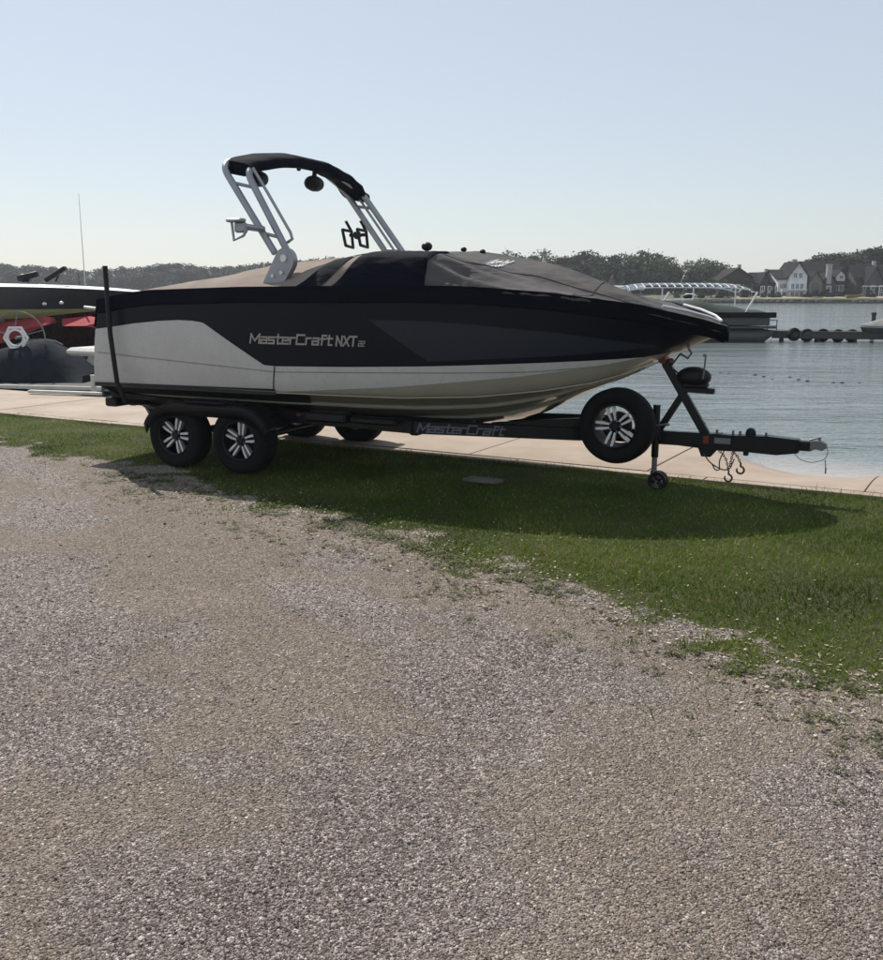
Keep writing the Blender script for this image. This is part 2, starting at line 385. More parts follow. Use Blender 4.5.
def water_mat():
    t = NT('lake_water'); g = t.N('ShaderNodeNewGeometry'); mp = t.N('ShaderNodeMapping'); mp.inputs['Rotation'].default_value = (0, 0, R(-12))
    mp.inputs['Scale'].default_value = (.38, 1.25, 1); t.L(g.outputs['Position'], mp.inputs[0]); v = mp.outputs[0]
    n1 = t.noise(v, 2.4, 5, .55); n2 = t.noise(v, .55, 3, .5); n3 = t.noise(v, 9, 3, .5); n0 = t.noise(v, .13, 3, .5)
    gx = t.N('ShaderNodeSeparateXYZ'); t.L(g.outputs['Position'], gx.inputs[0])
    tt = t.math('ADD', t.math('MULTIPLY', gx.outputs[0], .4894), t.math('MULTIPLY', gx.outputs[1], .8721)); ss = t.math('SUBTRACT', t.math('MULTIPLY', gx.outputs[0], .8721), t.math('MULTIPLY', gx.outputs[1], .4894))
    ma = t.N('ShaderNodeMapRange'); t.L(tt, ma.inputs[0]); ma.inputs[1].default_value = 10.7; ma.inputs[2].default_value = 12.0; ma.inputs[3].default_value = 1; ma.inputs[4].default_value = 0
    mb_ = t.N('ShaderNodeMapRange'); t.L(ss, mb_.inputs[0]); mb_.inputs[1].default_value = -2.9; mb_.inputs[2].default_value = -2.0
    t.L(t.mix(t.math('MULTIPLY', ma.outputs[0], mb_.outputs[0]), (.14, .17, .17), (.34, .30, .27)), t.b.inputs['Base Color'])   # shallows over the ramp; t.b.inputs['IOR'].default_value = 1.333
    t.b.inputs['Roughness'].default_value = .09
    amp = t.ramp(n0, [(.35, .35), (.65, 1.0)])
    h = t.math('ADD', t.math('MULTIPLY', n2, .42), t.math('MULTIPLY', n1, .10)); h = t.math('ADD', h, t.math('MULTIPLY', n3, .022))
    n4 = t.noise(v, 1.5, 5, .62); rid = t.math('ABSOLUTE', t.math('SUBTRACT', n4, .5)); h = t.math('SUBTRACT', h, t.math('MULTIPLY', rid, .30)); h = t.math('MULTIPLY', h, amp)
    sx = t.N('ShaderNodeSeparateXYZ'); t.L(g.outputs['Position'], sx.inputs[0])
    calm = t.math('ADD', t.math('MULTIPLY', sx.outputs[0], .489), t.math('MULTIPLY', sx.outputs[1], .872))   # distance from the quay edge line
    cl = t.N('ShaderNodeMapRange'); t.L(calm, cl.inputs[0]); cl.inputs[1].default_value = 10.2; cl.inputs[2].default_value = 12.5; cl.inputs[3].default_value = .12
    h = t.math('MULTIPLY', h, cl.outputs[0])
    t.L(t.bump(h, 1.0, .52), t.b.inputs['Normal']); return t.m
M['water'] = water_mat()

# ------------------------------------------------------------------ setting: ground, lake, quay, far shore
A0 = np.array([-8.5, 15.10]); EX = np.array([.8721, -.4894]); EN = np.array([.4894, .8721])
def quay_st(x, y): return (x - A0[0]) * EX[0] + (y - A0[1]) * EX[1], (x - A0[0]) * EN[0] + (y - A0[1]) * EN[1]
def quay_xy(s, t): return A0[0] + s * EX[0] + t * EN[0], A0[1] + s * EX[1] + t * EN[1]
EDGE = np.array([(-12, 14.5), (-7.5, 12.6), (-5.4, 11.3), (-3.8, 10.05), (-2.2, 8.55), (-1.18, 7.6), (-.46, 6.95), (.06, 6.27), (.72, 5.61), (1.09, 4.99), (1.44, 4.35), (1.98, 3.95), (2.8, 3.1), (4.5, 1.5), (9, -2)])
def grass_amt(x, y, base=False):
    sdist = (y - np.interp(x, EDGE[:, 0], EDGE[:, 1])) * .68
    n = fbm(x * 1.6, y * 1.6, 4) - .5; n2 = fbm(x * 6 + 9, y * 6, 4) - .5
    g = sstep(-.22, .45, sdist + n * 1.0 + n2 * 1.1)
    # thin, worn turf at the left under the trailer
    wear = sstep(-1.2, -3.2, x) * sstep(2.3, .9, sdist) * .45 * sstep(.35, .65, fbm(x * 3 + 40, y * 3, 3) + .1)
    return np.clip(g - (wear if not base else 0), 0, 1), sdist
def ground_z(x, y):
    return (fbm(x * .35 + 5, y * .35, 3) - .5) * .05 + (fbm(x * 2.2, y * 2.2 + 7, 3) - .5) * .018
xs = np.concatenate([np.linspace(-60, -9.2, 40), np.arange(-9, 7, .045), np.linspace(7.2, 60, 40)])
ys = np.concatenate([np.linspace(-25, 1.2, 40), np.arange(1.3, 16.2, .045), np.linspace(16.5, 60, 40)])
XX, YY = np.meshgrid(xs, ys)
S_, T_ = quay_st(XX, YY)
Z = ground_z(XX, YY)
GA, SDI = grass_amt(XX, YY, True)
Z = np.where(T_ > -.35, Z * (1 - sstep(-.35, -.02, T_)) - .0, Z)
Z = np.where(T_ > .1, -.25 - 1.2 * sstep(.1, .6, T_), Z)
UU = XX * .8 + YY * .6; VV = YY * .8 - XX * .6
DI = np.clip((fbm(UU * 1.9 + 3, VV * 1.25 + 11, 5) - .5) * 2.6 + .52 + (fbm(XX * .5, YY * .5 + 3, 3) - .5) * 1.0, 0, 1)
tr = np.abs(((XX + .9) * .74 + (YY - 3) * .2)) ; DI = DI + .25 * np.exp(-((XX * .75 + YY * .35 - .9) / .35) ** 2) + .22 * np.exp(-((XX * .75 + YY * .35 + .75) / .32) ** 2)
DI = DI + .6 * np.exp(-((SDI + .22) / .32) ** 2)
DI = np.clip(DI - .06, 0, 1)
ny, nx = XX.shape
idx = np.arange(nx * ny).reshape(ny, nx)
quads = np.stack([idx[:-1, :-1], idx[:-1, 1:], idx[1:, 1:], idx[1:, :-1]], -1).reshape(-1, 4)
gnd = np_mesh('ground', np.stack([XX, YY, Z], -1).reshape(-1, 3), quads, M['ground'], attrs={'grass': GA.ravel(), 'dirt': DI.ravel()}, quads=True)
gnd.data.shade_smooth(); tag(gnd, 'grey gravel lot with tan dirt patches running up to the grass', kind='structure')

w = MB(); w.add([(-900, 8.0, WATER_Z), (-900, 1500, WATER_Z), (900, 1500, WATER_Z), (900, -40, WATER_Z), (60, -40, WATER_Z), (-8.5 + 14 * .872, 15.1 - 14 * .489 + .0, WATER_Z)], [(0, 1, 2, 3, 4, 5)])
# water lies beyond the quay line only
w = MB()
p0 = quay_xy(-60, .3); p1 = quay_xy(70, .3)
w.add([(p0[0], p0[1], WATER_Z), (p1[0], p1[1], WATER_Z), (1500, p1[1] + 200, WATER_Z), (1500, 2500, WATER_Z), (-1500, 2500, WATER_Z), (-1500, p0[1] + 100, WATER_Z)], [(0, 1, 2, 3, 4, 5)])
wo = w.build('lake_water', M['water'], smooth=0); tag(wo, 'rippled grey blue lake water beyond the quay', kind='structure')

# quay of tan concrete slabs, joints every 2 m, a ramp slipping under water at the right
quay = empty('quay', (0, 0, 0)); tag(quay, 'tan concrete quay slabs along the water, dipping to a ramp', kind='structure')
def t_water(s): return np.interp(s, [12.0, 12.49, 12.89, 13.25, 13.7, 14.05, 14.6, 17, 30], [3.0, 2.37, 1.80, 1.53, 1.58, 1.98, 2.5, 2.6, 2.6])
def slab_z(s, t):
    k = sstep(11.9, 12.5, s)
    return .03 - k * .15 * (np.clip(t, 0, 9) / t_water(s)) ** 2.2
def slab(s0, s1, t0, t1, lift=0):
    m = MB(); n1, n2 = (8, 8) if s1 > 11.5 else (2, 2); g = .008
    top = []; 
    for j in range(n2 + 1):
        for i in range(n1 + 1):
            s = s0 + g + (s1 - s0 - 2 * g) * i / n1; t = t0 + g + (t1 - t0 - 2 * g) * j / n2
            x, y = quay_xy(s, t); top.append((x, y, float(slab_z(s, t)) + lift))
    W_ = n1 + 1; N = len(top); vs = top + [(x, y, z - .5) for x, y, z in top]
    fs = [(j * W_ + i, j * W_ + i + 1, (j + 1) * W_ + i + 1, (j + 1) * W_ + i) for j in range(n2) for i in range(n1)]
    ring = [i for i in range(n1)] + [j * W_ + n1 for j in range(n2)] + [n2 * W_ + i for i in range(n1, 0, -1)] + [j * W_ for j in range(n2, 0, -1)]
    for a, b in zip(ring, ring[1:] + ring[:1]): fs.append((b, a, a + N, b + N))
    m.add(vs, fs); return m.build('slab', M['concrete'], quay, smooth=25)
for k in range(-6, 12):
    w_ = 2.25 if k < 4 else (1.98 if k < 6 else 3.0)
    slab(k * 2, k * 2 + 2, .17, w_, random.uniform(-.004, .004))
    slab(k * 2 + .6, k * 2 + 2.6, 0.0, .16, random.uniform(-.003, .003))

# far shore land
fl = MB()
shore = [(-900, 420), (-260, 330), (-120, 300), (-40, 300), (0, 290), (18, 240), (26, 165), (34, 146), (60, 143), (90, 141), (140, 138), (400, 100)]
n = len(shore); vs = []; 
for (x, y) in shore: vs.append((x, y, WATER_Z - .5))
for (x, y) in shore: vs.append((x, y + .25, .45))
for (x, y) in shore: vs.append((x * 1.02, y + 14, 1.0))
for (x, y) in shore: vs.append((x * 1.5, y + 900, 2.0))
fs = [(r_ * n + i, r_ * n + i + 1, (r_ + 1) * n + i + 1, (r_ + 1) * n + i) for r_ in range(3) for i in range(n - 1)]
fl.add(vs, fs); o = fl.build('far_shore', M['far_land'], smooth=30); tag(o, 'low green far shore across the lake', kind='structure')
bt = MB(); bt.add([(44, 145.6, .40), (110, 141.6, .40), (110, 148.5, .87), (44, 151.5, .87)], [(0, 1, 2, 3)])
o = bt.build('beach', M['sand'], smooth=0); tag(o, 'pale sand strip below the houses on the far shore', kind='structure')
o = MB(); 
for i in range(90):
    x = 30 + i * .9; y = np.interp(x, [34, 60, 90, 140], [146, 143, 141, 138]) - .3
    if 52 < x < 60 or x > 74: 
        if random.random() < .5: continue
    o.ell((x, y, .05), (random.uniform(.4, .8), .4, random.uniform(.25, .5)), 6, 4)
o = o.build('shore_rocks', M['seawall'], smooth=0); tag(o, 'dark boulders lining the far waterline', kind='stuff')

# ------------------------------------------------------------------ gravel stones (stuff)
def ico():
    bm = bmesh.new(); bmesh.ops.create_icosphere(bm, subdivisions=1, radius=1); bm.verts.ensure_lookup_table()
    v = np.array([v.co[:] for v in bm.verts]); f = np.array([[q.index for q in fa.verts] for fa in bm.faces]); bm.free(); return v, f
ICO = ico()
OCT = (np.array([(1, 0, 0), (-1, 0, 0), (0, 1, 0), (0, -1, 0), (0, 0, 1), (0, 0, -1)], float), np.array([(0, 2, 4), (2, 1, 4), (1, 3, 4), (3, 0, 4), (2, 0, 5), (1, 2, 5), (3, 1, 5), (0, 3, 5)]))
def lerp_grid(G, x, y):
    i = np.clip(np.searchsorted(xs, x), 1, len(xs) - 1); j = np.clip(np.searchsorted(ys, y), 1, len(ys) - 1); return G[j, i]
def stones(name, N, base, smin, smax, ymin, ymax, pw, label, tall=.6):
    Y = ymin + (ymax - ymin) * RS.rand(N) ** pw
    X = (RS.rand(N) * 2 - 1) * (Y * .53 + .35)
    g, sdv = grass_amt(X, Y)
    d = lerp_grid(DI, X, Y)
    keep = (RS.rand(N) > g * 1.25) & (RS.rand(N) > np.clip((d - .40) * 1.3, 0, .62)) & (quay_st(X, Y)[1] < -.1)
    X, Y, d = X[keep], Y[keep], d[keep]; N = len(X)
    size = smin + (smax - smin) * RS.rand(N) ** 2.6
    V, Fc = base; nv = len(V)
    P = V[None] * (1 + (RS.rand(N, nv, 1) - .5) * .55) * (size[:, None, None] * np.stack([np.ones(N), .55 + .4 * RS.rand(N), .38 + .3 * RS.rand(N)], 1)[:, None, :])
    a = RS.rand(N) * 6.283; tl = (RS.rand(N) - .5) * 1.1
    ct, st = np.cos(tl)[:, None], np.sin(tl)[:, None]
    y1 = P[..., 1] * ct - P[..., 2] * st; z1 = P[..., 1] * st + P[..., 2] * ct; x1 = P[..., 0]
    ca, sa = np.cos(a)[:, None], np.sin(a)[:, None]
    co = np.stack([x1 * ca - y1 * sa + X[:, None], x1 * sa + y1 * ca + Y[:, None], z1 + (ground_z(X, Y) + size * .18)[:, None]], -1).reshape(-1, 3)
    fc = (Fc[None] + (np.arange(N) * nv)[:, None, None]).reshape(-1, 3)
    tint = np.clip(RS.beta(2.0, 2.9, N) + (d - .4) * .22 + (fbm(X * 2.6 + 30, Y * 2.0, 4) - .5) * .3, 0, 1); tint = np.repeat(tint, nv)
    o = np_mesh(name, co, fc, M['stones'], attrs={'tint': tint}); o.data.shade_flat(); return tag(o, label, kind='stuff')
stones('gravel', 56000, ICO, .0028, .0078, 2.0, 5.2, 1.0, 'crushed grey stone lying loose over the near lot')
stones('fine_gravel', 150000, OCT, .0026, .0062, 2.0, 6.5, 1.25, 'fine grey and tan chippings between the larger stones')
stones('loose_stones', 5000, ICO, .006, .015, 3.5, 11.5, 1.0, 'larger loose pale stones scattered over the lot')

# ------------------------------------------------------------------ grass (stuff)
def blades(name, N, xr, yr, hmin, hmax, wd, matl, label, dens=None, seg2=True, tintf=None):
    X = xr[0] + (xr[1] - xr[0]) * RS.rand(N); Y = yr[0] + (yr[1] - yr[0]) * RS.rand(N)
    g, sdv = grass_amt(X, Y); s, t = quay_st(X, Y)
    vis = (np.abs(X) < Y * .53 + .6)
    p = dens(X, Y, g, sdv, s, t)
    k = (RS.rand(N) < p) & vis; X, Y, g, sdv, t = X[k], Y[k], g[k], sdv[k], t[k]; N = len(X)
    h = (hmin + (hmax - hmin) * RS.rand(N) ** 1.5) * (.55 + .8 * fbm(X * 2.2 + 8, Y * 2.2, 3))
    a = RS.rand(N) * 6.283; w = wd * (.6 + .8 * RS.rand(N)); la = RS.rand(N) * 6.283; ln = h * (.25 + .9 * RS.rand(N))
    dx, dy = np.cos(a) * w / 2, np.sin(a) * w / 2; lx, ly = np.cos(la) * ln, np.sin(la) * ln
    z0 = np.where(t > -.35, ground_z(X, Y) * (1 - sstep(-.35, -.02, t)), ground_z(X, Y)) - .004
    P = np.stack([np.stack([X - dx, Y - dy, z0], -1), np.stack([X + dx, Y + dy, z0], -1),
                  np.stack([X + dx * .8 + lx * .35, Y + dy * .8 + ly * .35, z0 + h * .6], -1), np.stack([X - dx * .8 + lx * .35, Y - dy * .8 + ly * .35, z0 + h * .6], -1),
                  np.stack([X + lx, Y + ly, z0 + h], -1)], 1).reshape(-1, 3)
    b = (np.arange(N) * 5)[:, None]
    Fc = np.concatenate([b + [0, 1, 2], b + [0, 2, 3], b + [3, 2, 4]], 0)
    patch = fbm(X * 1.3 + 60, Y * 1.3, 5)
    tint = np.clip(.25 + .35 * RS.rand(N) + (patch - .5) * 1.2 + (RS.rand(N) > .955) * .5 + np.clip(.55 - g, 0, 1) * .35 + sstep(-1, -4, X) * .15, 0, 1)
    o = np_mesh(name, P, Fc, matl, attrs={'tint': np.repeat(tint, 5)}); return tag(o, label, kind='stuff')
def d_main(X, Y, g, sdv, s, t):
    return np.where(t < -.01, g * np.clip(1.0 - (Y - 5) * .05, .5, 1), 0) * sstep(.02, .2, g)
blades('grass', 900000, (-8.5, 6.5), (3.4, 15), .012, .045, .0052, M['grass'], 'short mown green grass strip between the gravel and the quay', d_main)
def d_edge(X, Y, g, sdv, s, t): return ((t > -.10) & (t < .03)) * .9 + ((g > .1) & (g < .6) & (sdv > -.9)) * .18 + ((sdv > -1.0) & (sdv < .3) & (fbm(X * 3 + 2, Y * 3, 3) > .52)) * .035
blades('tall_grass', 200000, (-8.5, 6.5), (3.0, 15), .03, .09, .005, M['grass'], 'longer ragged grass along the slab edge and the gravel edge', d_edge)
# weeds: low leafy tufts on the gravel edge
def leafbits(name, cx, cy, n_each, spread, size, hgt, matl, label, flat=.3):
    cx = np.repeat(cx, n_each); cy = np.repeat(cy, n_each); N = len(cx)
    rr = spread * np.sqrt(RS.rand(N)) * (.4 + .9 * RS.rand(N)); an = RS.rand(N) * 6.283
    X = cx + rr * np.cos(an); Y = cy + rr * np.sin(an); z = ground_z(X, Y) + .004 + hgt * RS.rand(N) * (1 - rr / (spread * 1.4))
    s = size * (.5 + RS.rand(N)); a = RS.rand(N) * 6.283; ax = np.stack([np.cos(a), np.sin(a), flat * (RS.rand(N) * 2 - .6)], -1); bx = np.stack([-np.sin(a), np.cos(a), flat * (RS.rand(N) - .5)], -1)
    c = np.stack([X, Y, z], -1)
    P = np.stack([c - ax * s[:, None], c + bx * s[:, None] * .5, c + ax * s[:, None], c - bx * s[:, None] * .5], 1).reshape(-1, 3)
    Fc = (np.arange(N) * 4)[:, None] + np.array([0, 1, 2, 3])
    o = np_mesh(name, P, Fc, matl, attrs={'tint': np.repeat(RS.rand(N), 4)}, quads=True); return tag(o, label, kind='stuff')
wx = RS.rand(3200) * 7 - 3.5; wy = np.interp(wx, EDGE[:, 0], EDGE[:, 1]) - np.abs(RS.randn(3200)) * .5 + .15
kk = (fbm(wx * 5 + 3, wy * 5, 3) > .54) & (np.abs(wx) < wy * .55); wx, wy = wx[kk], wy[kk]
leafbits('weeds', wx, wy, 15, .032, .008, .03, M['weed'], 'low weeds and clover creeping from the grass over the gravel')
lx = RS.rand(5200) * 9 - 3.5; ly = np.interp(lx, EDGE[:, 0], EDGE[:, 1]) + RS.randn(5200) * .35 + .1
leafbits('leaf_litter', lx, ly, 1, .02, .012, .01, M['litter'], 'dry leaf scraps and pale bits along the ragged edge')
lx = RS.rand(900) * 7 - 3; ly = np.interp(lx, EDGE[:, 0], EDGE[:, 1]) + RS.randn(900) * .3 - .15
leafbits('dark_leaf_litter', lx, ly, 1, .02, .018, .012, M['bark_bits'], 'dark dead leaves and twigs lying along the turf edge')
lx = RS.rand(1400) * 8 - 1.5; ly = np.interp(lx, EDGE[:, 0], EDGE[:, 1]) + RS.rand(1400) * 3
kk = quay_st(lx, ly)[1] < -.1
leafbits('clover_flowers', lx[kk], ly[kk], 1, .02, .008, .05, M['litter'], 'small pale clover flowers dotted through the grass')
# a pale flat stone slab in the shaded turf
ps = MB(); ps.prism([(-.19, -.06), (.13, -.09), (.2, .03), (-.02, .07), (-.14, .06)], -.02, .010, 'z'); 
o = ps.build('paving_stone', mat('mossy_stone', (.13, .12, .11), .9, var=.3, bump=.3), smooth=0); wp = world_at(483, 484, 8.95); o.location = (wp.x, 8.95, .03); o.rotation_euler = (.03, 0, R(-25)); tag(o, 'flat pale stone lying in the shaded grass under the trailer', 'stone')

# ------------------------------------------------------------------ the boat
YAW = R(-26)
ORG = (2.053, 8.686, 0.0)
boat = empty('ski_boat', ORG, YAW, 'navy and white wakeboard boat with silver tower, sitting on the black trailer', 'boat')
def tab(xsv, vals): return lambda x: float(np.interp(x, xsv, vals))
gw = tab([-6, -5, -4, -3, -2, -1.5, -1, -.5, -.2, .1, .3, .42, .49], [1.17, 1.2, 1.23, 1.25, 1.22, 1.16, 1.04, .84, .68, .48, .3, .16, .02])
gz = tab([-6, -5.75, -5.58, -4.95, -3.8, -2, -1.45, -.8, -.12, .31, .49], [1.66, 1.69, 1.71, 1.77, 1.8, 1.81, 1.8, 1.75, 1.65, 1.53, 1.455])
cw = tab([-6, -4, -3, -2.2, -1.5, -.93, -.56, -.3, -.1, 0, .49], [1.07, 1.07, 1.04, .99, .9, .73, .54, .34, .16, .035, .015])
cz = tab([-6, -3, -2.2, -1.5, -.93, -.56, -.3, -.1, 0, .27, .49], [.82, .83, .835, .87, .935, 1.0, 1.08, 1.17, 1.23, 1.35, 1.445])
kz = tab([-6, -2.77, -1.86, -1.43, -1.17, -.82, -.44, -.04, .27, .485], [.45, .44, .49, .56, .64, .81, 1.0, 1.2, 1.335, 1.44])
XA, XB = -5.9, .488
def shear(x, z):
    k = max(0, min(1, (-5.2 - x) / .7)); return x + (z - .83) * .26 * k
def side_pt(x, z, off=0, sgn=-1):
    a, b = cz(x), gz(x); s = max(0, min(1.05, (z - a) / max(b - a, 1e-3)))
    y = cw(x) + (gw(x) - cw(x)) * (s ** .62) if gw(x) > cw(x) else gw(x)
    y += .018 * math.sin(min(s, 1) * math.pi)
    y = max(y, .012)
    # approximate outward normal in plan
    dx = (gw(x + .02) - gw(x - .02)) / .04
    L = math.sqrt(1 + dx * dx)
    return (shear(x, z) - dx / L * off, sgn * (y + off / L), z)
NXS = 110
def xmap(u): return XA + (XB - XA) * u
for sg in (-1, 1): for_s = MB(); for_s.grid(lambda u, v, sg=sg: side_pt(xmap(u), cz(xmap(u)) + (gz(xmap(u)) - cz(xmap(u))) * v, 0, sg), NXS, 14); for_s.build('hull_side', M['navy'], boat, smooth=40)
bt = MB()
def bot_pt(u, v, sg):
    x = xmap(u); y = cw(x) * v; z = kz(x) + (cz(x) - kz(x)) * (v ** 1.15)
    z -= .02 * math.sin(v * math.pi * 1.0) * (1 if x < -.8 else 0)
    return (shear(x, z), sg * y, z)
for sg in (-1, 1): bt.grid(lambda u, v, sg=sg: bot_pt(u, v, sg), NXS, 10)
bt.build('hull_bottom', M['taupe'], boat, smooth=40)
for sg in (-1, 1):
    for vv in (.42, .74):
        st_ = MB(); st_.tube([(lambda p: (p[0], p[1], p[2] - .006))(bot_pt(u, vv, sg)) for u in np.linspace(.02, .88, 50)], .016, 6); st_.build('spray_strake', M['taupe'], boat)
tm = MB(); 
zs_ = np.linspace(0, 1, 12)
loop = [bot_pt(0, v, -1) for v in np.linspace(0, 1, 8)] + [side_pt(XA, cz(XA) + (gz(XA) - cz(XA)) * v, 0, -1) for v in zs_[1:]]
loop2 = [(p[0], -p[1], p[2]) for p in loop]
n = len(loop); tm.add(loop + loop2, [(i, i + 1, n + i + 1, n + i) for i in range(n - 1)]); tm.build('transom', M['white'], boat, smooth=0)
def strip(name, topf, botf, x0, x1, m, off, rows=6, cols=90, xs_extra=(), sg=(-1, 1), parent=None):
    xx = sorted(set(list(np.linspace(x0, x1, cols)) + list(xs_extra)))
    for s in sg:
        mb = MB(); vs = []
        for x in xx:
            a, b = botf(x), topf(x)
            for j in range(rows + 1): vs.append(side_pt(x, a + (b - a) * j / rows, off, s))
        fs = [(i * (rows + 1) + j, (i + 1) * (rows + 1) + j, (i + 1) * (rows + 1) + j + 1, i * (rows + 1) + j + 1) for i in range(len(xx) - 1) for j in range(rows)]
        mb.add(vs, fs); mb.build(name, m, parent or boat, smooth=40)
wx_ = [-5.9, -5.56, -5.2, -4.86, -4.6, -4.42, -4.30, -4.27, -3.62, -3.49, -2.66, -1.86, -.74, -.12, .06]
wz_ = [1.40, 1.43, 1.465, 1.495, 1.507, 1.502, 1.488, 1.475, 1.093, 1.085, 1.105, 1.135, 1.19, 1.222, 1.265]
wlow = tab([-6, -3.49, -2.25, -1.15, -.56, .06], [.80, .832, .93, 1.05, 1.135, 1.262])
wl = lambda x: max(wlow(x), cz(x) + .004)
strip('khaki_lower_side', lambda x: wl(x) - .001, lambda x: cz(x) + .002, -3.48, .05, M['taupe'], .004, 4, 80)
strip('white_side_panel', tab(wx_, wz_), wl, XA, .055, M['white'], .004, 6, 120, wx_)
strip('accent_panel', tab([-2.42, -1.83, -1.47, -.73, -.05], [1.54, 1.532, 1.51, 1.44, 1.33]), tab([-2.42, -1.88, -.73, -.05], [1.538, 1.18, 1.245, 1.31]), -2.42, -.05, M['slate'], .004, 6, 60, [-1.88, -1.83])
strip('groove_line', lambda x: tab([-5.9, -3.5, -1, 0], [1.16, 1.03, 1.10, 1.19])(x) + .004, lambda x: tab([-5.9, -3.5, -1, 0], [1.16, 1.03, 1.10, 1.19])(x) - .004, -5.85, -.2, M['line'], .008, 1)  # thin grey strip drawn in for a slight groove along the panel
strip('chine_trim', lambda x: cz(x) + .008, lambda x: cz(x) - .012, XA, -.1, M['taupe'], .012, 2)
for sg in (-1, 1):
    m_ = MB(); m_.grid(lambda u, v, sg=sg: side_pt(-3.50 + .013 * u - .075 * v, 1.085 - (1.085 - .845) * v, .009, sg), 1, 6); m_.build('panel_seam', M['seam'], boat, smooth=0)
    m_ = MB(); m_.grid(lambda u, v, sg=sg: (lambda q_: (q_[0], q_[1] * 1.004, q_[2] - .005))(bot_pt(.425 * u * (1 - .12 * (1 - v)), .45 + .55 * v, sg)), 40, 6); m_.build('bottom_shade_panel', M['seam'], boat)  # black panel standing in for the shade under the stern hull
strip('boot_stripe', lambda x: cz(x) + tab([-5.9, -3.6], [.012, .03])(x) - .0, lambda x: cz(x) - .03, XA, -3.55, M['seam'], .013, 2)
for sg in (-1, 1): rr = MB(); rr.tube([side_pt(x, gz(x) - .10, .012, sg) for x in np.linspace(-5.85, .47, 80)], .02, 8); rr.build('rub_rail', M['cover_navy'], boat)
# black lower transom/underbody fittings
un = MB(); un.beam((-5.5, 0, .44), (-1.6, 0, .44), .05, .10); un.tube([(-5.2, 0, .42), (-5.55, 0, .3), (-5.6, 0, .3)], .02, 8)
un.build('keel_skeg', M['seam'], boat)
# swim platform
sp = MB(); sp.box((-6.16, 0, 1.135), (.50, 2.0, .085), bev=.03); sp.build('swim_platform', M['white'], boat)
for y in (-.75, .75): sb = MB(); sb.beam((-5.86, y, .80), (-6.30, y, 1.07), .05, .10); sb.build('platform_bracket', M['tower'], boat)

GL = {'M': (1.15, [[(0, 0), (.05, 1), (.55, .25), (1.1, 1), (1.1, 0)]]), 'a': (.78, [[(.05, .68), (.7, .68), (.7, 0), (0, 0), (0, .36), (.7, .36)]]),
 's': (.72, [[(.68, .68), (0, .68), (0, .36), (.66, .36), (.66, 0), (0, 0)]]), 't': (.62, [[(.22, 1), (.22, 0), (.58, 0)], [(0, .7), (.6, .7)]]),
 'e': (.78, [[(.7, 0), (0, 0), (0, .68), (.7, .68), (.7, .36), (0, .36)]]), 'r': (.58, [[(0, 0), (0, .68), (.52, .68)]]),
 'C': (.95, [[(.88, 1), (0, 1), (0, 0), (.88, 0)]]), 'f': (.55, [[(.15, 0), (.15, 1), (.6, 1)], [(0, .62), (.5, .62)]]),
 'N': (.95, [[(0, 0), (0, 1), (.8, 0), (.8, 1)]]), 'X': (.9, [[(0, 0), (.85, 1)], [(0, 1), (.85, 0)]]), 'T': (.85, [[(0, 1), (.85, 1)], [(.42, 1), (.42, 0)]]),
 '2': (.8, [[(0, 1), (.65, 1), (.65, .5), (0, .5), (0, 0), (.68, 0)]])}
def text(body, size, loc, rot, m, parent, name='lettering', shear_=.25, xscale=1, ext=.001, bold=.0, th=.19):
    """flat slanted block lettering, each stroke a thin raised bar"""
    mb = MB(); x0 = 0; h_ = size * .72; lay = 0
    for ch in body:
        wd, strokes = GL[ch]
        for st in strokes:
            for a, b in zip(st[:-1], st[1:]):
                A = Vector(((x0 + a[0]) * h_ * xscale + a[1] * h_ * shear_, a[1] * h_, 0)); B = Vector(((x0 + b[0]) * h_ * xscale + b[1] * h_ * shear_, b[1] * h_, 0))
                d = (B - A).normalized(); A2 = A - d * th * h_ * .5; B2 = B + d * th * h_ * .5; lay = (lay + 1) % 3; e = ext + lay * .0004
                nn = Vector((-d.y, d.x, 0)) * th * h_ * .5
                mb.add([A2 - nn, B2 - nn, B2 + nn, A2 + nn, *[q_ + Vector((0, 0, e)) for q_ in (A2 - nn, B2 - nn, B2 + nn, A2 + nn)]], [(4, 5, 6, 7), (0, 1, 5, 4), (1, 2, 6, 5), (2, 3, 7, 6), (3, 0, 4, 7)])
        x0 += wd + .17
    o = mb.build(name, m, parent, smooth=0); o.location = loc; o.rotation_euler = rot; return o
def side_text(body, x, z, size, m, xscale=1, x2=None, bold=.0, shear_=.25):
    p = Vector(side_pt(x, z, .012)); q = Vector(side_pt(x2 or x + .9, z, .012)); az = math.atan2(q.y - p.y, q.x - p.x)
    lo = Vector(side_pt(x, z - .02, .012)); hi = Vector(side_pt(x, z + .12, .012)); tilt = math.atan2(hi.y - lo.y, .14)
    return text(body, size, p, (math.pi / 2 - tilt, 0, az), m, boat, xscale=xscale, bold=bold, shear_=shear_)
side_text('MasterCraft', -3.735, 1.305, .118, M['letter'], 1.10)
side_text('NXT', -2.775, 1.302, .118, M['letter'], .78, x2=-2.3)
side_text('22', -2.545, 1.302, .062, M['letter'], .8, x2=-2.3)

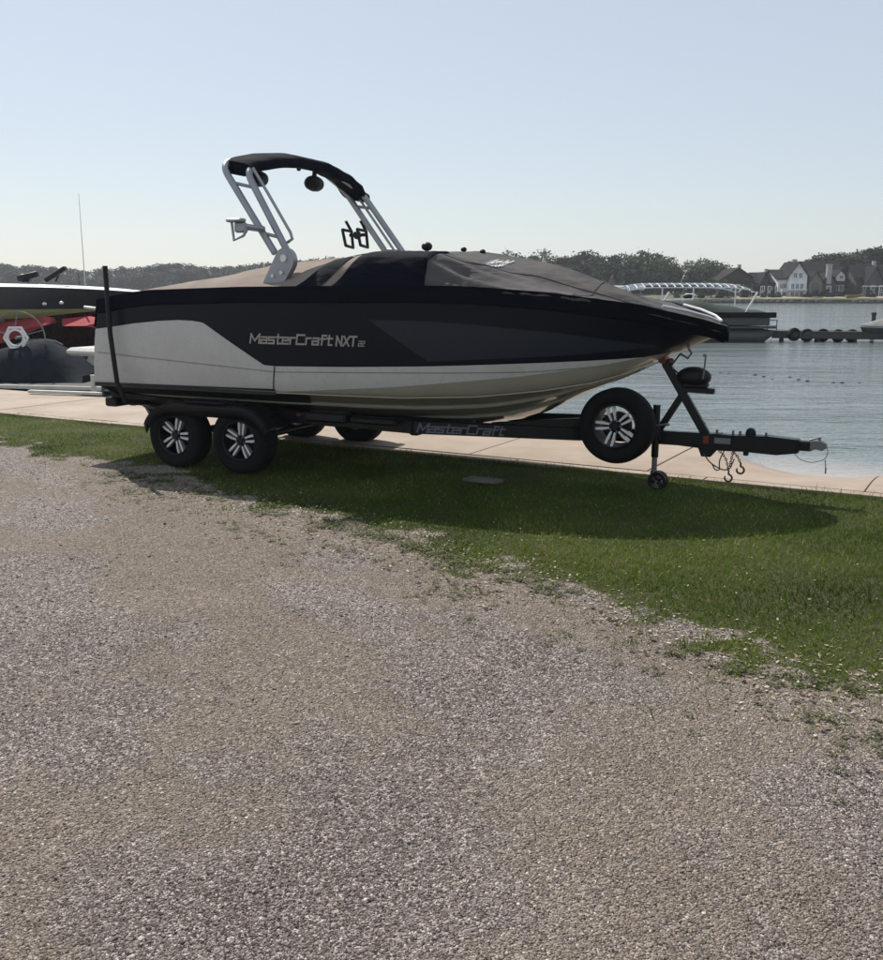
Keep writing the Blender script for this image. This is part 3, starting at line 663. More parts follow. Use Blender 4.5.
# tower: two tube hoops with pivot feet, navy crossbar sleeve
def hoop(feet, top_near, mid, top_far, foot_far):
    pts = [Vector(feet), Vector(top_near), Vector(mid), Vector(top_far), Vector(foot_far)]
    return pts
def smooth_path(pts, rad, n=7):
    out_ = [Vector(pts[0])]
    for i in range(1, len(pts) - 1):
        p = Vector(pts[i]); a = (Vector(pts[i - 1]) - p); b = (Vector(pts[i + 1]) - p); k = min(rad, a.length * .45, b.length * .45)
        a = p + a.normalized() * k; b = p + b.normalized() * k
        for j in range(n + 1):
            t = j / n; out_.append(a * (1 - t) ** 2 + p * 2 * t * (1 - t) + b * t * t)
    out_.append(Vector(pts[-1])); return out_
# rear hoop and front hoop (x, y, z in boat frame)
rear = [(-3.50, -1.08, 2.14), (-4.12, -1.05, 2.99), (-4.02, -.3, 3.13), (-3.98, .35, 3.12), (-3.98, .95, 2.92), (-3.36, 1.03, 2.05)]
front = [(-3.34, -1.06, 2.10), (-3.86, -1.02, 2.93), (-3.80, -.3, 3.06), (-3.76, .35, 3.05), (-3.76, .97, 2.88), (-3.14, 1.03, 2.05)]
tb = MB(); tb.tube(smooth_path(rear, .16), .033, 12); tb.build('tower_tube', M['tower'], boat)
tb = MB(); tb.tube(smooth_path(front, .16), .033, 12); tb.build('tower_tube', M['tower'], boat)
for y in (-1.0, .97):
    tb = MB(); k_ = 0; tb.tube([(-3.26, y, 2.12), (-3.86, y, 2.90)] if y > 0 else [(-3.41, y, 2.24), (-3.355, y, 2.27), (-3.375, y, 2.33), (-3.62, y, 2.70), (-3.78, y, 2.93)], .015, 8); tb.build('tower_strut', M['tower'], boat)
    for k in (.22, .78):
        a = Vector(rear[0 if y < 0 else 5]).lerp(Vector(rear[1 if y < 0 else 4]), k); b = Vector(front[0 if y < 0 else 5]).lerp(Vector(front[1 if y < 0 else 4]), k)
        tb = MB(); tb.cyl(a, b, .016, 8); tb.build('tower_brace', M['tower'], boat)
for y in (-1.09, 1.06):
    ft = MB()
    # rounded slanted foot plate
    cx, cz_ = -3.37, 2.07
    poly = []
    for k in range(13):
        a = R(-35 + 190 * k / 12); poly.append((cx + .105 * math.cos(a), cz_ + .115 * math.sin(a)))
    poly += [(-3.66, 1.80), (-3.44, 1.78)]
    ft.prism(poly, y - .035, y + .035, 'y'); f_ = ft.build('tower_foot', M['tower'], boat, smooth=30)
    for (bx, bz, br) in ((-3.37, 2.09, .035), (-3.40, 1.96, .018), (-3.50, 1.93, .018)): bl = MB(); bl.cyl((bx, y - .05, bz), (bx, y + .05, bz), br, 14); bl.build('pivot_bolt', M['alu'], f_)
    bs = MB(); bs.ell((-3.57, y, 1.79), (.2, .09, .06), 12, 8); bs.build('base_gasket', M['plastic'], f_)
# fabric sleeve over the crossbars
cp = []
for k in range(41):
    t = k / 40
    ys_ = -.98 + 2.02 * t
    rx = np.interp(ys_, [-1.05, -.3, .35, .95], [-4.10, -4.02, -3.98, -3.98]); fx = np.interp(ys_, [-1.02, -.3, .35, .97], [-3.86, -3.80, -3.76, -3.74])
    ztop = np.interp(ys_, [-1.02, -.9, -.6, -.2, .3, .7, .9, .97], [2.95, 3.01, 3.08, 3.13, 3.12, 3.04, 2.96, 2.88])
    cp.append((ys_, rx, fx, ztop))
sm = MB(); vs = []; n_ = 14
for (yy, rx, fx, zt) in cp:
    for k in range(n_):
        a = 2 * math.pi * k / n_; xc = (rx + fx) / 2; hw = (fx - rx) / 2 + .05 + .006 * math.sin(yy * 30)
        sgx = math.copysign(abs(math.cos(a)) ** .6, math.cos(a)); sgz = math.copysign(abs(math.sin(a)) ** .7, math.sin(a))
        zz = zt - .035 * sgx - .02 + .050 * sgz
        if sgz < 0: zz -= .022 * (1 + .15 * math.sin(yy * 17))
        vs.append((xc + hw * sgx, yy, zz))
fs = [(i * n_ + k, i * n_ + (k + 1) % n_, (i + 1) * n_ + (k + 1) % n_, (i + 1) * n_ + k) for i in range(40) for k in range(n_)] + [tuple(range(n_)), tuple(40 * n_ + k for k in range(n_))]
sm.add(vs, fs); slv = sm.build('crossbar_sleeve', M['cover_navy'], boat, smooth=50)
# speakers under the crossbar
for (x, y, z) in ((-4.02, -.60, 2.885), (-3.83, .12, 2.895)):
    s_ = MB(); s_.lathe([(0, -.085), (.075, -.085), (.10, -.06), (.108, 0), (.10, .07), (.07, .095), (0, .10)], 22, Matrix.Translation((x, y, z)) @ Matrix.Rotation(math.pi / 2, 4, 'X') @ Matrix.Rotation(.25, 4, 'Y') @ Matrix.Diagonal((.86, .74, 1.1, 1))); s_.cyl((x, y, z + .06), (x + .02, y, z + .2), .025, 8); s_.build('tower_speaker', M['plastic'], boat)
s_ = MB(); s_.ell((-3.77, -.25, 3.0), (.02, .03, .02)); s_.build('tower_light', M['plastic'], boat)
# board racks
def rack(x, y, z, sg, long_):
    k = MB(); yo = y + sg * (.13 + long_)
    k.cyl((x + .12, y, z), (x, yo, z), .022, 8)
    k.ell((x + .0, yo, z), (.05, .05, .05))
    for i, dx in enumerate((-.10, .10)):
        X = x + dx
        for s2 in (1,):
            k.tube([(X - .0, yo - .10 * sg, z - .12), (X - .02, yo + .10 * sg, z - .14), (X - .05, yo + .12 * sg, z + .05), (X - .07, yo + .02 * sg, z + .17)], .019, 6)
            k.tube([(X - .04, yo - .10 * sg, z + .06), (X + .0, yo - .10 * sg, z - .12)], .018, 6)
            k.tube([(X - .04, yo - .10 * sg, z + .06), (X - .05, yo + .12 * sg, z + .05)], .018, 6)
        k.cyl((X, yo, z), (x, yo, z), .02, 8)
    return k
nk = MB(); 
nk.cyl((-3.62, -1.08, 2.36), (-3.72, -1.30, 2.38), .03, 10); nk.box((-3.74, -1.34, 2.43), (.17, .10, .035), bev=.01); nk.box((-3.72, -1.30, 2.37), (.12, .06, .10), bev=.015)
nk.tube([(-3.79, -1.34, 2.42), (-3.77, -1.34, 2.25), (-3.66, -1.34, 2.29), (-3.62, -1.34, 2.34)], .013, 8)
nk.build('board_rack', M['tower'], boat)
rack(-3.98, .98, 2.43, 1, .12).build('board_rack', M['plastic'], boat)
# helm mirror knobs poking above the cover
for (x, z, s) in ((-2.42, 2.22, .055), (-2.02, 2.185, .03), (-1.82, 2.16, .03)):
    k = MB(); k.ell((x, -.05, z), (s, s, s * .8), 12, 8); k.build('cover_support_cap', M['plastic'], boat)
# bow rail + bow tip
br = MB(); br.tube([(.02, -.42, 1.665), (.2, -.31, 1.625), (.36, -.17, 1.575), (.44, -.05, 1.53)], .013, 8); br.build('bow_rail', M['alu'], boat); br = MB(); br.tube([(.02, .42, 1.665), (.2, .31, 1.625), (.36, .17, 1.575), (.44, .05, 1.53)], .013, 8)
br.build('bow_rail', M['alu'], boat)
bn = MB(); bn.ell((.42, 0, 1.475), (.085, .09, .04), 16, 10); bn.build('bow_cap', M['navy'], boat)
ey = MB(); ey.tube([(.1, 0, 1.24), (.17, 0, 1.2), (.2, 0, 1.25), (.17, 0, 1.29)], .012, 6); ey.build('bow_eye', M['steel'], boat)

# ---- the mooring cover, stretched over the boat: a thing of its own
cover = empty('boat_cover', ORG, YAW, 'grey and navy travel cover stretched over the wakeboard boat', 'boat cover')
CX = [-5.9, -5.75, -5.3, -4.8, -4.34, -3.7, -3.3, -2.9, -2.47, -1.9, -1.56, -1.05, -.66, -.19, .26, .5]
c_z = tab(CX, [1.71, 1.73, 1.81, 1.93, 2.055, 2.11, 2.14, 2.16, 2.175, 2.165, 2.115, 2.03, 1.89, 1.71, 1.57, 1.478])
s_z = tab(CX, [1.695, 1.72, 1.78, 1.86, 1.92, 1.95, 1.97, 2.04, 2.105, 2.085, 1.97, 1.87, 1.76, 1.64, 1.545, 1.47])
s_w = tab(CX, [1.08, 1.08, 1.05, .98, .90, .88, .92, 1.04, 1.09, 1.08, .86, .62, .45, .28, .12, .012])
def cat(p, t):
    n = len(p) - 1; f = t * n; i = min(int(f), n - 1); u = f - i
    g = lambda k: Vector(p[max(0, min(n, k))])
    a, b, c, d = g(i - 1), g(i), g(i + 1), g(i + 2)
    return .5 * ((2 * b) + (-a + c) * u + (2 * a - 5 * b + 4 * c - d) * u * u + (-a + 3 * b - 3 * c + d) * u ** 3)
def cov(x, t, off=0):
    """t 0..1 from near hem over the crown to the far hem"""
    sg = -1 if t < .5 else 1; a = 1 - abs(2 * t - 1)
    W, Zg, Sz, Sw, Cz = gw(x), gz(x), s_z(x), s_w(x), c_z(x)
    p = [(0, W + .016, Zg - .03), (0, W * .99 + .004, Zg + .03 if W > .2 else Zg + .01), (0, Sw, Sz), (0, Sw * .5, (Sz + Cz) / 2 + .012), (0, 0, Cz)]
    q = cat(p, a)
    wr = 0
    env = math.sin(min(1, a * 1.0) * math.pi * .5) * (1 if abs(x) < 9 else 0)
    near = 1.0 if x > -1.95 else .45
    wr += .020 * near * (float(fbm(x * 2.6 + a * 5.5 + 3, a * 3 + x * .6 + (5 if sg > 0 else 0), 3)) - .5) * 2
    if -2.1 < x < -1.0: wr += .026 * math.sin((x * .55 + a * 1.9) * 26) * math.exp(-((a - .35) / .28) ** 2) * math.exp(-((x + 1.55) / .4) ** 2)
    if x > -1.6: wr += .011 * math.sin((x * 1.0 + a * .8) * 42) * math.exp(-((a - .16) / .13) ** 2) * math.exp(-((x + .75) / .6) ** 2)
    wr *= min(1, a * 5)
    if x > .2: wr *= max(0, (.49 - x) / .29)
    # bows of the cover between support poles at the stern
    wr -= .012 * math.sin((x + 5.9) * 3.3) ** 2 * math.sin(a * math.pi) if x < -3.4 else 0
    lift = (off + wr) * (.25 + .75 * min(1, a * 5))
    return (shear(x, q.z) * 1.0, sg * (q.y + (off + wr * .4) * (1 - a) * .8), q.z + lift)
def cov_patch(name, m, corners, nu, nv, off):
    """corners: functions x0(t), x1(t) and t range"""
    x0, x1, t0, t1 = corners; mb = MB()
    def fn(u, v):
        t = t0 + (t1 - t0) * v; a, b = x0(t), x1(t); return cov(a + (b - a) * u, t, off)
    mb.grid(fn, nu, nv); return mb.build(name, m, cover, smooth=60)
cst = lambda c: (lambda t: c)
cov_patch('rear_section', M['cover_tan'], (cst(-5.9), cst(-2.6), 0, 1), 120, 64, 0)
cov_patch('front_section', M['cover_grey'], (cst(-2.6), cst(.488), 0, 1), 200, 80, 0)
dg = lambda a, b, T: (lambda t: a + (b - a) * min(1, t / T))
# navy side panel with slanting rear edge and slanting strips ahead of it
cov_patch('side_panel', M['cover_navy'], (dg(-2.98, -2.42, .33), cst(-1.87), 0, .345), 50, 40, .010)
cov_patch('slant_strip', M['cover_navy'], (dg(-3.34, -2.84, .33), dg(-3.08, -2.56, .33), 0, .33), 12, 36, .010)
cov_patch('side_panel', M['cover_navy'], (lambda t: -2.98 + .56 * min(1, (1 - t) / .33), cst(-1.87), .655, 1), 50, 40, .010)
cov_patch('crown_panel', M['cover_grey'], (cst(-3.0), cst(-2.5), .345, .655), 20, 30, .008)
# binding seam where the front panel meets the side panel
sm_ = MB(); sm_.tube([cov(-1.872, t, .008) for t in np.linspace(.02, .34, 30)], .005, 6)
sm_.build('seam', M['cover_navy'], cover)
for tt_ in (.30, .70):
    sm_ = MB(); sm_.tube([cov(x_, tt_, .003) for x_ in np.linspace(-1.84, .1, 50)], .0035, 5); sm_.build('seam', M['cover_grey'], cover)
sm_ = MB(); sm_.tube([cov(-.62, t_, .003) for t_ in np.linspace(.02, .98, 60)], .0035, 5); sm_.build('seam', M['cover_grey'], cover)
for sg in (-1, 1):
    hm = MB()
    def hf(u, v, sg=sg):
        x = xmap(u); z = gz(x) + .03 - .133 * v
        return side_pt(x, z, .030 + .004 * math.sin(x * 23) * v, sg)
    hm.grid(hf, 120, 5); hm.build('hem', M['cover_navy'], cover, smooth=60)
rh = MB(); rh.grid(lambda u, v: (shear(-5.9, 1.70 - .28 * v) - .025, -gw(-5.9) + 2 * gw(-5.9) * u, 1.70 - .28 * v), 10, 4); rh.build('stern_flap', M['cover_navy'], cover)
# lettering on the foredeck panel
lt = text('MasterCraft', .20, (0, 0, 0), (0, 0, 0), M['letter_white'], cover, xscale=.8, th=.15)
for v_ in lt.data.vertices: v_.co = cov(-1.55 + v_.co.x * .12, .315 + v_.co.y * .55 + v_.co.x * .02, .010 + v_.co.z)

# ------------------------------------------------------------------ the trailer
trl = empty('boat_trailer', ORG, YAW, 'black tandem axle boat trailer with spare wheel on its tongue', 'trailer')
for sg in (-1, 1):
    r_ = MB(); pts = [(-5.93, sg * .80, .655), (-5.0, sg * .80, .60), (-3.3, sg * .80, .555), (-2.2, sg * .78, .535), (-.75, sg * .12, .475)]
    for a, b in zip(pts[:-1], pts[1:]): r_.beam(a, b, .075, .125)
    r_.build('side_rail', M['trailer'], trl)
tg = MB(); tg.beam((-1.0, 0, .475), (.95, 0, .477), .10, .125); tg.beam((.93, 0, .480), (1.27, 0, .482), .085, .085); tg.build('tongue', M['trailer'], trl)
kb = MB(); kb.prism([(.30, .43), (.50, .43), (.42, .33), (.34, .33)], -.05, .05, 'y'); kb.prism([(.42, .545), (.5, .545), (.5, .535), (.9, .55), (1.16, .535), (1.16, .42), (.98, .39), (.42, .41)], -.058, .058, 'y'); kb.build('swing_joint', M['trailer'], trl, smooth=20)
for x in (-5.7, -4.9, -3.3, -2.2):
    c_ = MB(); z = np.interp(x, [-5.93, -3.3, -2.2], [.62, .53, .51]) - .015; c_.beam((x, -.78, z), (x, .78, z - .0), .09, .09); c_.build('crossmember', M['trailer'], trl)
for sg in (-1, 1):
    b_ = MB(); pts = []
    for x in np.linspace(-5.4, -1.75, 14):
        y = .50 if x < -2.6 else .50 - (x + 2.6) * .16
        z = kz(x) + (cz(x) - kz(x)) * ((y / cw(x)) ** 1.15) - .055; pts.append((x, sg * y, z))
    for a, b in zip(pts[:-1], pts[1:]): b_.beam(a, b, .13, .045)
    for x in (-5.2, -4.2, -3.2, -2.3):
        z = kz(x) + (cz(x) - kz(x)) * .35 - .04; b_.beam((x, sg * .5, z), (x, sg * .5, .5), .05, .05, (1, 0, 0))
    b_.build('bunk', M['plastic'], trl)
# end cap with tail lights, braces
ec = MB(); ec.box((-5.86, 0, .60), (.16, 1.86, .10), bev=.015); ec.build('rear_bumper', M['trailer'], trl)
for sg in (-1, 1):
    l_ = MB(); l_.box((-5.955, sg * .72, .61), (.03, .2, .06), bev=.01); l_.build('tail_light', M['reflector'], trl)
    s_ = MB(); s_.beam((-5.42, sg * .86, .62), (-5.06, sg * 1.02, .33), .05, .06, (0, 1, 0)); s_.beam((-5.42, sg * .86, .585), (-5.05, sg * 1.0, .56), .06, .05); s_.build('fender_brace', M['trailer'], trl)
    # fender: flat topped, rounded at both ends, over both wheels
    fd = MB(); cz0 = .34; R0, R1 = .395, .395; prof = []
    for k in range(13):
        a = R(158 - 68 * k / 12); prof.append((-4.74 + R1 * math.cos(a), cz0 + R1 * math.sin(a) * .86))
    for k in range(13):
        a = R(90 - 68 * k / 12); prof.append((-3.92 + R1 * math.cos(a), cz0 + R1 * math.sin(a) * .86))
    vs = []; ya, yb = .93, 1.235
    for (px, pz) in prof:
        dxx = (px + 4.33) * .035; vs += [(px, sg * ya, pz), (px, sg * (yb - .03), pz), (px, sg * yb, pz - .02), (px - dxx, sg * (yb - .004), pz - .12)]
    nn = len(prof); fs = [(i * 4 + k, (i + 1) * 4 + k, (i + 1) * 4 + k + 1, i * 4 + k + 1) for i in range(nn - 1) for k in range(3)]
    fd.add(vs, fs); fd.build('fender', M['trailer'], trl, smooth=40, solid=.012)
    pd = MB(); pd.box((-4.33, sg * 1.09, .70), (.5, .24, .012)); pd.build('fender_step', M['plastic'], trl)
    ax = MB(); ax.beam((-4.74, sg * .8, .36), (-3.92, sg * .8, .36), .05, .05); ax.beam((-4.33, sg * .8, .36), (-4.33, sg * .8, .56), .06, .08, (1, 0, 0)); ax.build('suspension_arm', M['trailer'], trl)
for x in (-4.74, -3.92):
    ax = MB(); ax.cyl((x, -.95, .34), (x, .95, .34), .035, 12); ax.build('axle', M['trailer'], trl)
    for sg in (-1, 1):
        gx = MB(); gx.beam((x, sg * .8, .34), (x, sg * .8, .55), .05, .07, (1, 0, 0)); gx.build('spring_hanger', M['trailer'], trl)
# mid side equipment box ahead of the wheels (dark fittings behind the fender)
eb = MB(); eb.box((-3.05, -.92, .60), (.46, .16, .10), bev=.02); eb.box((-2.55, -.90, .585), (.5, .10, .07), bev=.02); eb.build('step_box', M['trailer'], trl)

def make_wheel(rot, flipy=-1):
    """wheel in its own frame, axis along y, face towards -y"""
    root = bpy.data.objects.new('wheel', None); link(root, trl)
    Mx = Matrix.Rotation(math.pi / 2, 4, 'X')   # lathe z -> -y
    t = MB(); prof = [(.205, -.10), (.225, -.112), (.27, -.118), (.31, -.112), (.332, -.09), (.340, -.06), (.3405, 0), (.340, .06), (.332, .09), (.31, .112), (.27, .118), (.225, .112), (.205, .10), (.198, .09), (.198, -.09)]
    t.lathe(prof, 56, Mx, closed=True); ty = t.build('tyre', M['rubber'], root, smooth=40)
    dr = MB(); dr.lathe([(0, .01), (.118, .01), (.125, 0), (.125, -.05), (.0, -.05)], 28, Mx); dr.build('brake_drum', M['plastic'], root, smooth=30)
    rm = MB(); rm.lathe([(.199, -.10), (.203, .104), (.195, .108), (.186, .10), (.180, .03), (.172, -.04), (.172, -.09), (.199, -.10)], 48, Mx); rm.build('rim', M['rim'], root, smooth=40)
    hb = MB(); hb.lathe([(.0, .088), (.03, .088), (.036, .08), (.042, .066), (.07, .06), (.072, .02), (.0, .02)], 24, Mx); hb.build('hub', M['rim'], root, smooth=40)
    for k in range(5):
        for d in (-1, 1):
            a = rot + 2 * math.pi * k / 5
            s_ = MB(); w0 = .017
            poly = [(.055, d * .009), (.055, d * .026), (.120, d * .038), (.186, d * .041), (.186, d * .019), (.120, d * .014)]
            vs = [(p[0], -.072 - .006 * (p[0] > .1), p[1]) for p in poly] + [(p[0], -.03, p[1]) for p in poly]
            n6 = 6; s_.add(vs, [tuple(range(n6)), tuple(range(2 * n6 - 1, n6 - 1, -1))] + [(i, (i + 1) % n6, n6 + (i + 1) % n6, n6 + i) for i in range(n6)], Matrix.Rotation(a, 4, 'Y'))
            s_.build('spoke', M['alu'], root, smooth=20)
        # dark window divider
    for k in range(5):
        a = rot + 2 * math.pi * (k + .5) / 5; lg = MB(); lg.cyl((.05 * math.cos(a), -.082, -.05 * math.sin(a)), (.05 * math.cos(a), -.05, -.05 * math.sin(a)), .009, 6); lg.build('lug_nut', M['steel'], root)
    return root
w1 = make_wheel(R(72)); w1.location = (-4.74, -1.10, .34)
w2 = make_wheel(R(60)); w2.location = (-3.92, -1.10, .34)
def ctree(o, parent): return copy_tree(o, parent)
w3 = ctree(w1, trl); w3.location = (-4.74, 1.10, .34); w3.rotation_euler = (0, 0, math.pi)
w4 = ctree(w2, trl); w4.location = (-3.92, 1.10, .34); w4.rotation_euler = (0, 0, math.pi)
sw = make_wheel(R(36)); sw.name = 'spare_wheel'; sw.location = (-.37, -.30, .60)
sk = MB(); sk.cyl((-.37, -.20, .60), (-.37, 0, .55), .03, 10); sk.beam((-.37, -.02, .50), (-.37, -.02, .66), .06, .05, (1, 0, 0)); sk.build('spare_carrier', M['trailer'], trl)
for sg in (-1, 1):
    ua = MB(); ua.beam((-1.55, sg * .42, .53), (-.55, sg * .07, .60), .05, .085); ua.build('roller_arm', M['trailer'], trl)
# winch stand
ws = MB(); ws.beam((.38, 0, .50), (-.03, 0, 1.16), .075, .062, (0, 1, 0)); ws.beam((-.07, 0, .52), (.17, 0, .93), .06, .05, (0, 1, 0)); ws.beam((.12, 0, .925), (.42, 0, .915), .07, .05); ws.build('winch_post', M['trailer'], trl)
bo = MB(); bo.cyl((-.045, -.07, 1.185), (-.045, .07, 1.185), .036, 14); bo.ell((.02, 0, 1.17), (.03, .05, .03)); bo.build('bow_stop', M['red'], trl)
wn = MB(); wn.ell((.23, 0, 1.035), (.155, .10, .095), 18, 10); wn.box((.25, 0, .965), (.22, .14, .05), bev=.015); wn.build('winch', M['plastic'], trl)
wh = MB(); wh.tube([(.33, -.11, 1.03), (.345, -.13, 1.14), (.35, -.13, 1.24)], .008, 6); wh.cyl((.34, -.15, 1.24), (.34, -.10, 1.24), .014, 8); wh.build('winch_handle', M['steel'], trl)
wr_ = MB(); wr_.tube([(.1, 0, 1.06), (.02, 0, 1.12), (.1, 0, 1.24)], .008, 6); wr_.build('winch_strap', M['plastic'], trl)
# jack and caster
jk = MB(); jk.cyl((-.07, -.085, .30), (-.07, -.085, .78), .033, 14); jk.box((-.07, -.07, .50), (.09, .05, .10), bev=.01); jk.build('jack', M['trailer'], trl)
ji = MB(); ji.cyl((-.07, -.085, .10), (-.07, -.085, .32), .025, 12); ji.build('jack_tube', M['steel'], trl)
jh = MB(); jh.tube([(-.07, -.12, .60), (-.07, -.17, .60), (.03, -.17, .615)], .009, 8); jh.ell((.045, -.17, .617), (.03, .014, .014)); jh.build('jack_handle', M['steel'], trl)
for dy, rx in ((-.035, .02), (.035, .02)):
    c_ = MB(); Mx = Matrix.Translation((-.03 , -.085 + dy, .085)) @ Matrix.Rotation(math.pi / 2, 4, 'X')
    c_.lathe([(.056, -.018), (.075, -.02), (.085, -.012), (.085, .012), (.075, .02), (.056, .018)], 24, Mx, closed=True)
    c_.cyl((-.03, -.085 + dy - .02, .085), (-.03, -.085 + dy + .02, .085), .018, 12)
    for k in range(4):
        a = k * math.pi / 2 + .5; c_.beam((-.03 + .012 * math.cos(a), -.085 + dy, .085 + .012 * math.sin(a)), (-.03 + .062 * math.cos(a), -.085 + dy, .085 + .062 * math.sin(a)), .016, .02, (0, 1, 0))
    c_.build('caster_wheel', M['plastic'], trl)
fk = MB(); fk.box((-.055, -.085, .125), (.10, .02, .10), bev=.01); fk.cyl((-.03, -.16, .085), (-.03, -.01, .085), .01, 8); fk.build('caster_fork', M['steel'], trl)
# coupler, ball, plate, hardware
cp_ = MB(); cp_.prism([(1.25, .53), (1.33, .535), (1.375, .515), (1.385, .48), (1.35, .452), (1.30, .462), (1.25, .445)], -.047, .047, 'y'); cp_.build('coupler', M['steel'], trl, smooth=20)
cl_ = MB(); cl_.beam((1.24, 0, .535), (1.33, 0, .56), .03, .014); cl_.cyl((1.32, 0, .53), (1.32, 0, .565), .012, 8); cl_.build('coupler_latch', M['steel'], trl)
cb = MB(); cb.ell((.75, 0, .575), (.042, .04, .035), 14, 8); cb.cyl((.75, 0, .54), (.75, 0, .57), .045, 14); cb.build('brake_cap', M['plastic'], trl)
pn = MB(); pn.box((.72, -.0, .385), (.045, .05, .05), bev=.006); pn.build('tongue_stub', M['trailer'], trl)
stk = MB(); stk.box((.52, -.0595, .485), (.14, .003, .05)); stk.build('sticker', M['sticker'], trl)
rf = MB(); rf.box((.375, -.0545, .485), (.05, .006, .07)); rf.build('side_reflector', M['reflector'], trl)
for x in (-3.45, -5.1):
    rf = MB(); rf.box((x, -.842, .585 if x > -4 else .62), (.05, .006, .03)); rf.build('side_reflector', M['reflector'], trl)
for x in (.46, .6, .66, .88): hw = MB(); hw.cyl((x, 0, .54), (x, 0, .575), .012, 6); hw.build('bolt_head', M['steel'], trl)
hw = MB(); hw.tube([(.36, -.02, .55), (.35, -.02, .60), (.33, -.02, .63), (.36, -.02, .63)], .006, 6); hw.build('wire_clip', M['steel'], trl)
ln_ = MB(); ln_.tube([(.1, -.056, .425), (.5, -.05, .40), (.9, -.045, .41), (1.1, -.04, .43)], .007, 6); ln_.build('brake_line', M['plastic'], trl)
wl = MB(); wl.tube(smooth_path([(1.1, -.04, .45), (1.17, -.06, .37), (1.27, -.06, .345), (1.38, -.05, .38), (1.40, -.04, .46), (1.36, -.03, .52)], .08, 4), .0035, 5); wl.tube([(1.38, -.05, .38), (1.39, -.05, .30)], .004, 5); wl.cyl((1.39, -.05, .26), (1.39, -.05, .31), .007, 6); wl.build('breakaway_cable', M['steel'], trl)
def chain(pts, name='safety_chain'):
    # links strung along a path
    P_ = smooth_path(pts, .05, 5); L_ = [0]
    for a, b in zip(P_[:-1], P_[1:]): L_.append(L_[-1] + (b - a).length)
    step = .022; n_ = int(L_[-1] / step); m_ = MB()
    def at(s):
        for i in range(len(L_) - 1):
            if s <= L_[i + 1]: t = (s - L_[i]) / max(1e-6, L_[i + 1] - L_[i]); return P_[i].lerp(P_[i + 1], t)
        return P_[-1]
    for k in range(n_):
        c = at((k + .5) * step); d = (at((k + 1) * step) - at(k * step)).normalized(); u = d.cross(Vector((0, 1, 0)) if k % 2 else Vector((1, .3, .2))).normalized()
        ring = [c + d * (.0155 * math.cos(q)) + u * (.0085 * math.sin(q)) for q in np.linspace(0, 2 * math.pi, 9)[:-1]]
        m_.tube(ring, .0034, 5, closed=True)
    o = m_.build(name, M['chain'], trl); return o
def hook(x, z):
    h = MB(); pts = [(x, -.03, z + .05)] + [(x + .032 * math.sin(a), -.03, z - .032 * math.cos(a) + .0) for a in np.linspace(R(170), R(-120), 14)]
    h.tube(pts, [.007] + [.009] * 12 + [.007, .005][:2], 8); h.cyl((x, -.03, z + .03), (x, -.03, z + .07), .008, 8); h.build('safety_hook', M['chain'], trl)
chain([(.48, -.05, .41), (.56, -.04, .33), (.585, -.03, .20)]); hook(.585, .15)
chain([(.60, -.05, .41), (.66, -.04, .35), (.685, -.03, .28)]); hook(.685, .23)
chain([(.62, -.05, .41), (.60, -.04, .30), (.585, -.03, .22)])
wire = MB(); wire.tube(smooth_path([(.36, -.05, .36), (.42, -.05, .28), (.50, -.05, .235), (.555, -.05, .22), (.60, -.05, .24), (.63, -.05, .33)], .05, 4), .006, 6)
wire.tube(smooth_path([(.44, -.05, .27), (.47, -.05, .215), (.51, -.05, .22), (.50, -.05, .30), (.54, -.05, .40)], .04, 4), .006, 6); wire.build('wiring_loop', M['chain'], trl)
# trailer lettering on the slanting rail
a = Vector((-2.2, -.78, .535)); b = Vector((-.75, -.12, .475)); d = (b - a).normalized(); up = Vector((0, 0, 1)); sd_ = d.cross(up).normalized(); up2 = sd_.cross(d)
p = a + d * .04 + sd_ * .0405 - up2 * .04
lt = text('MasterCraft', .108, (0, 0, 0), (0, 0, 0), M['letter_dim'], trl)
mm = Matrix((d, up2, sd_)).transposed().to_4x4(); mm.translation = p; lt.matrix_local = mm @ Matrix.Diagonal((1.06, 1, 1, 1))
# guide pole/strap at the stern
gp = MB(); gp.tube([(-5.62, -1.24, .60), (-5.66, -1.26, .86), (-5.70, -1.26, 1.3), (-5.71, -1.26, 2.0)], .0, 4)
gp = MB(); gp.tube([(-5.36, -.9, .62), (-5.37, -1.20, .66), (-5.41, -1.26, .86), (-5.46, -1.26, 1.35), (-5.47, -1.26, 2.04)], .025, 12); gp.build('guide_pole', M['plastic'], trl)
gp = MB(); gp.tube([(-5.50, .9, .62), (-5.55, 1.20, .66), (-5.60, 1.25, .86), (-5.66, 1.25, 1.35), (-5.70, 1.25, 1.6)], .031, 12); gp.build('guide_pole', M['plastic'], trl)
# transom tie-down strap
ts = MB(); ts.beam((-5.66, -.9, .64), (-5.88, -1.02, .80), .05, .02); ts.build('tie_strap', M['plastic'], trl)

# ------------------------------------------------------------------ left moorings
def placed(u, v, Y): return world_at(u, v, Y)
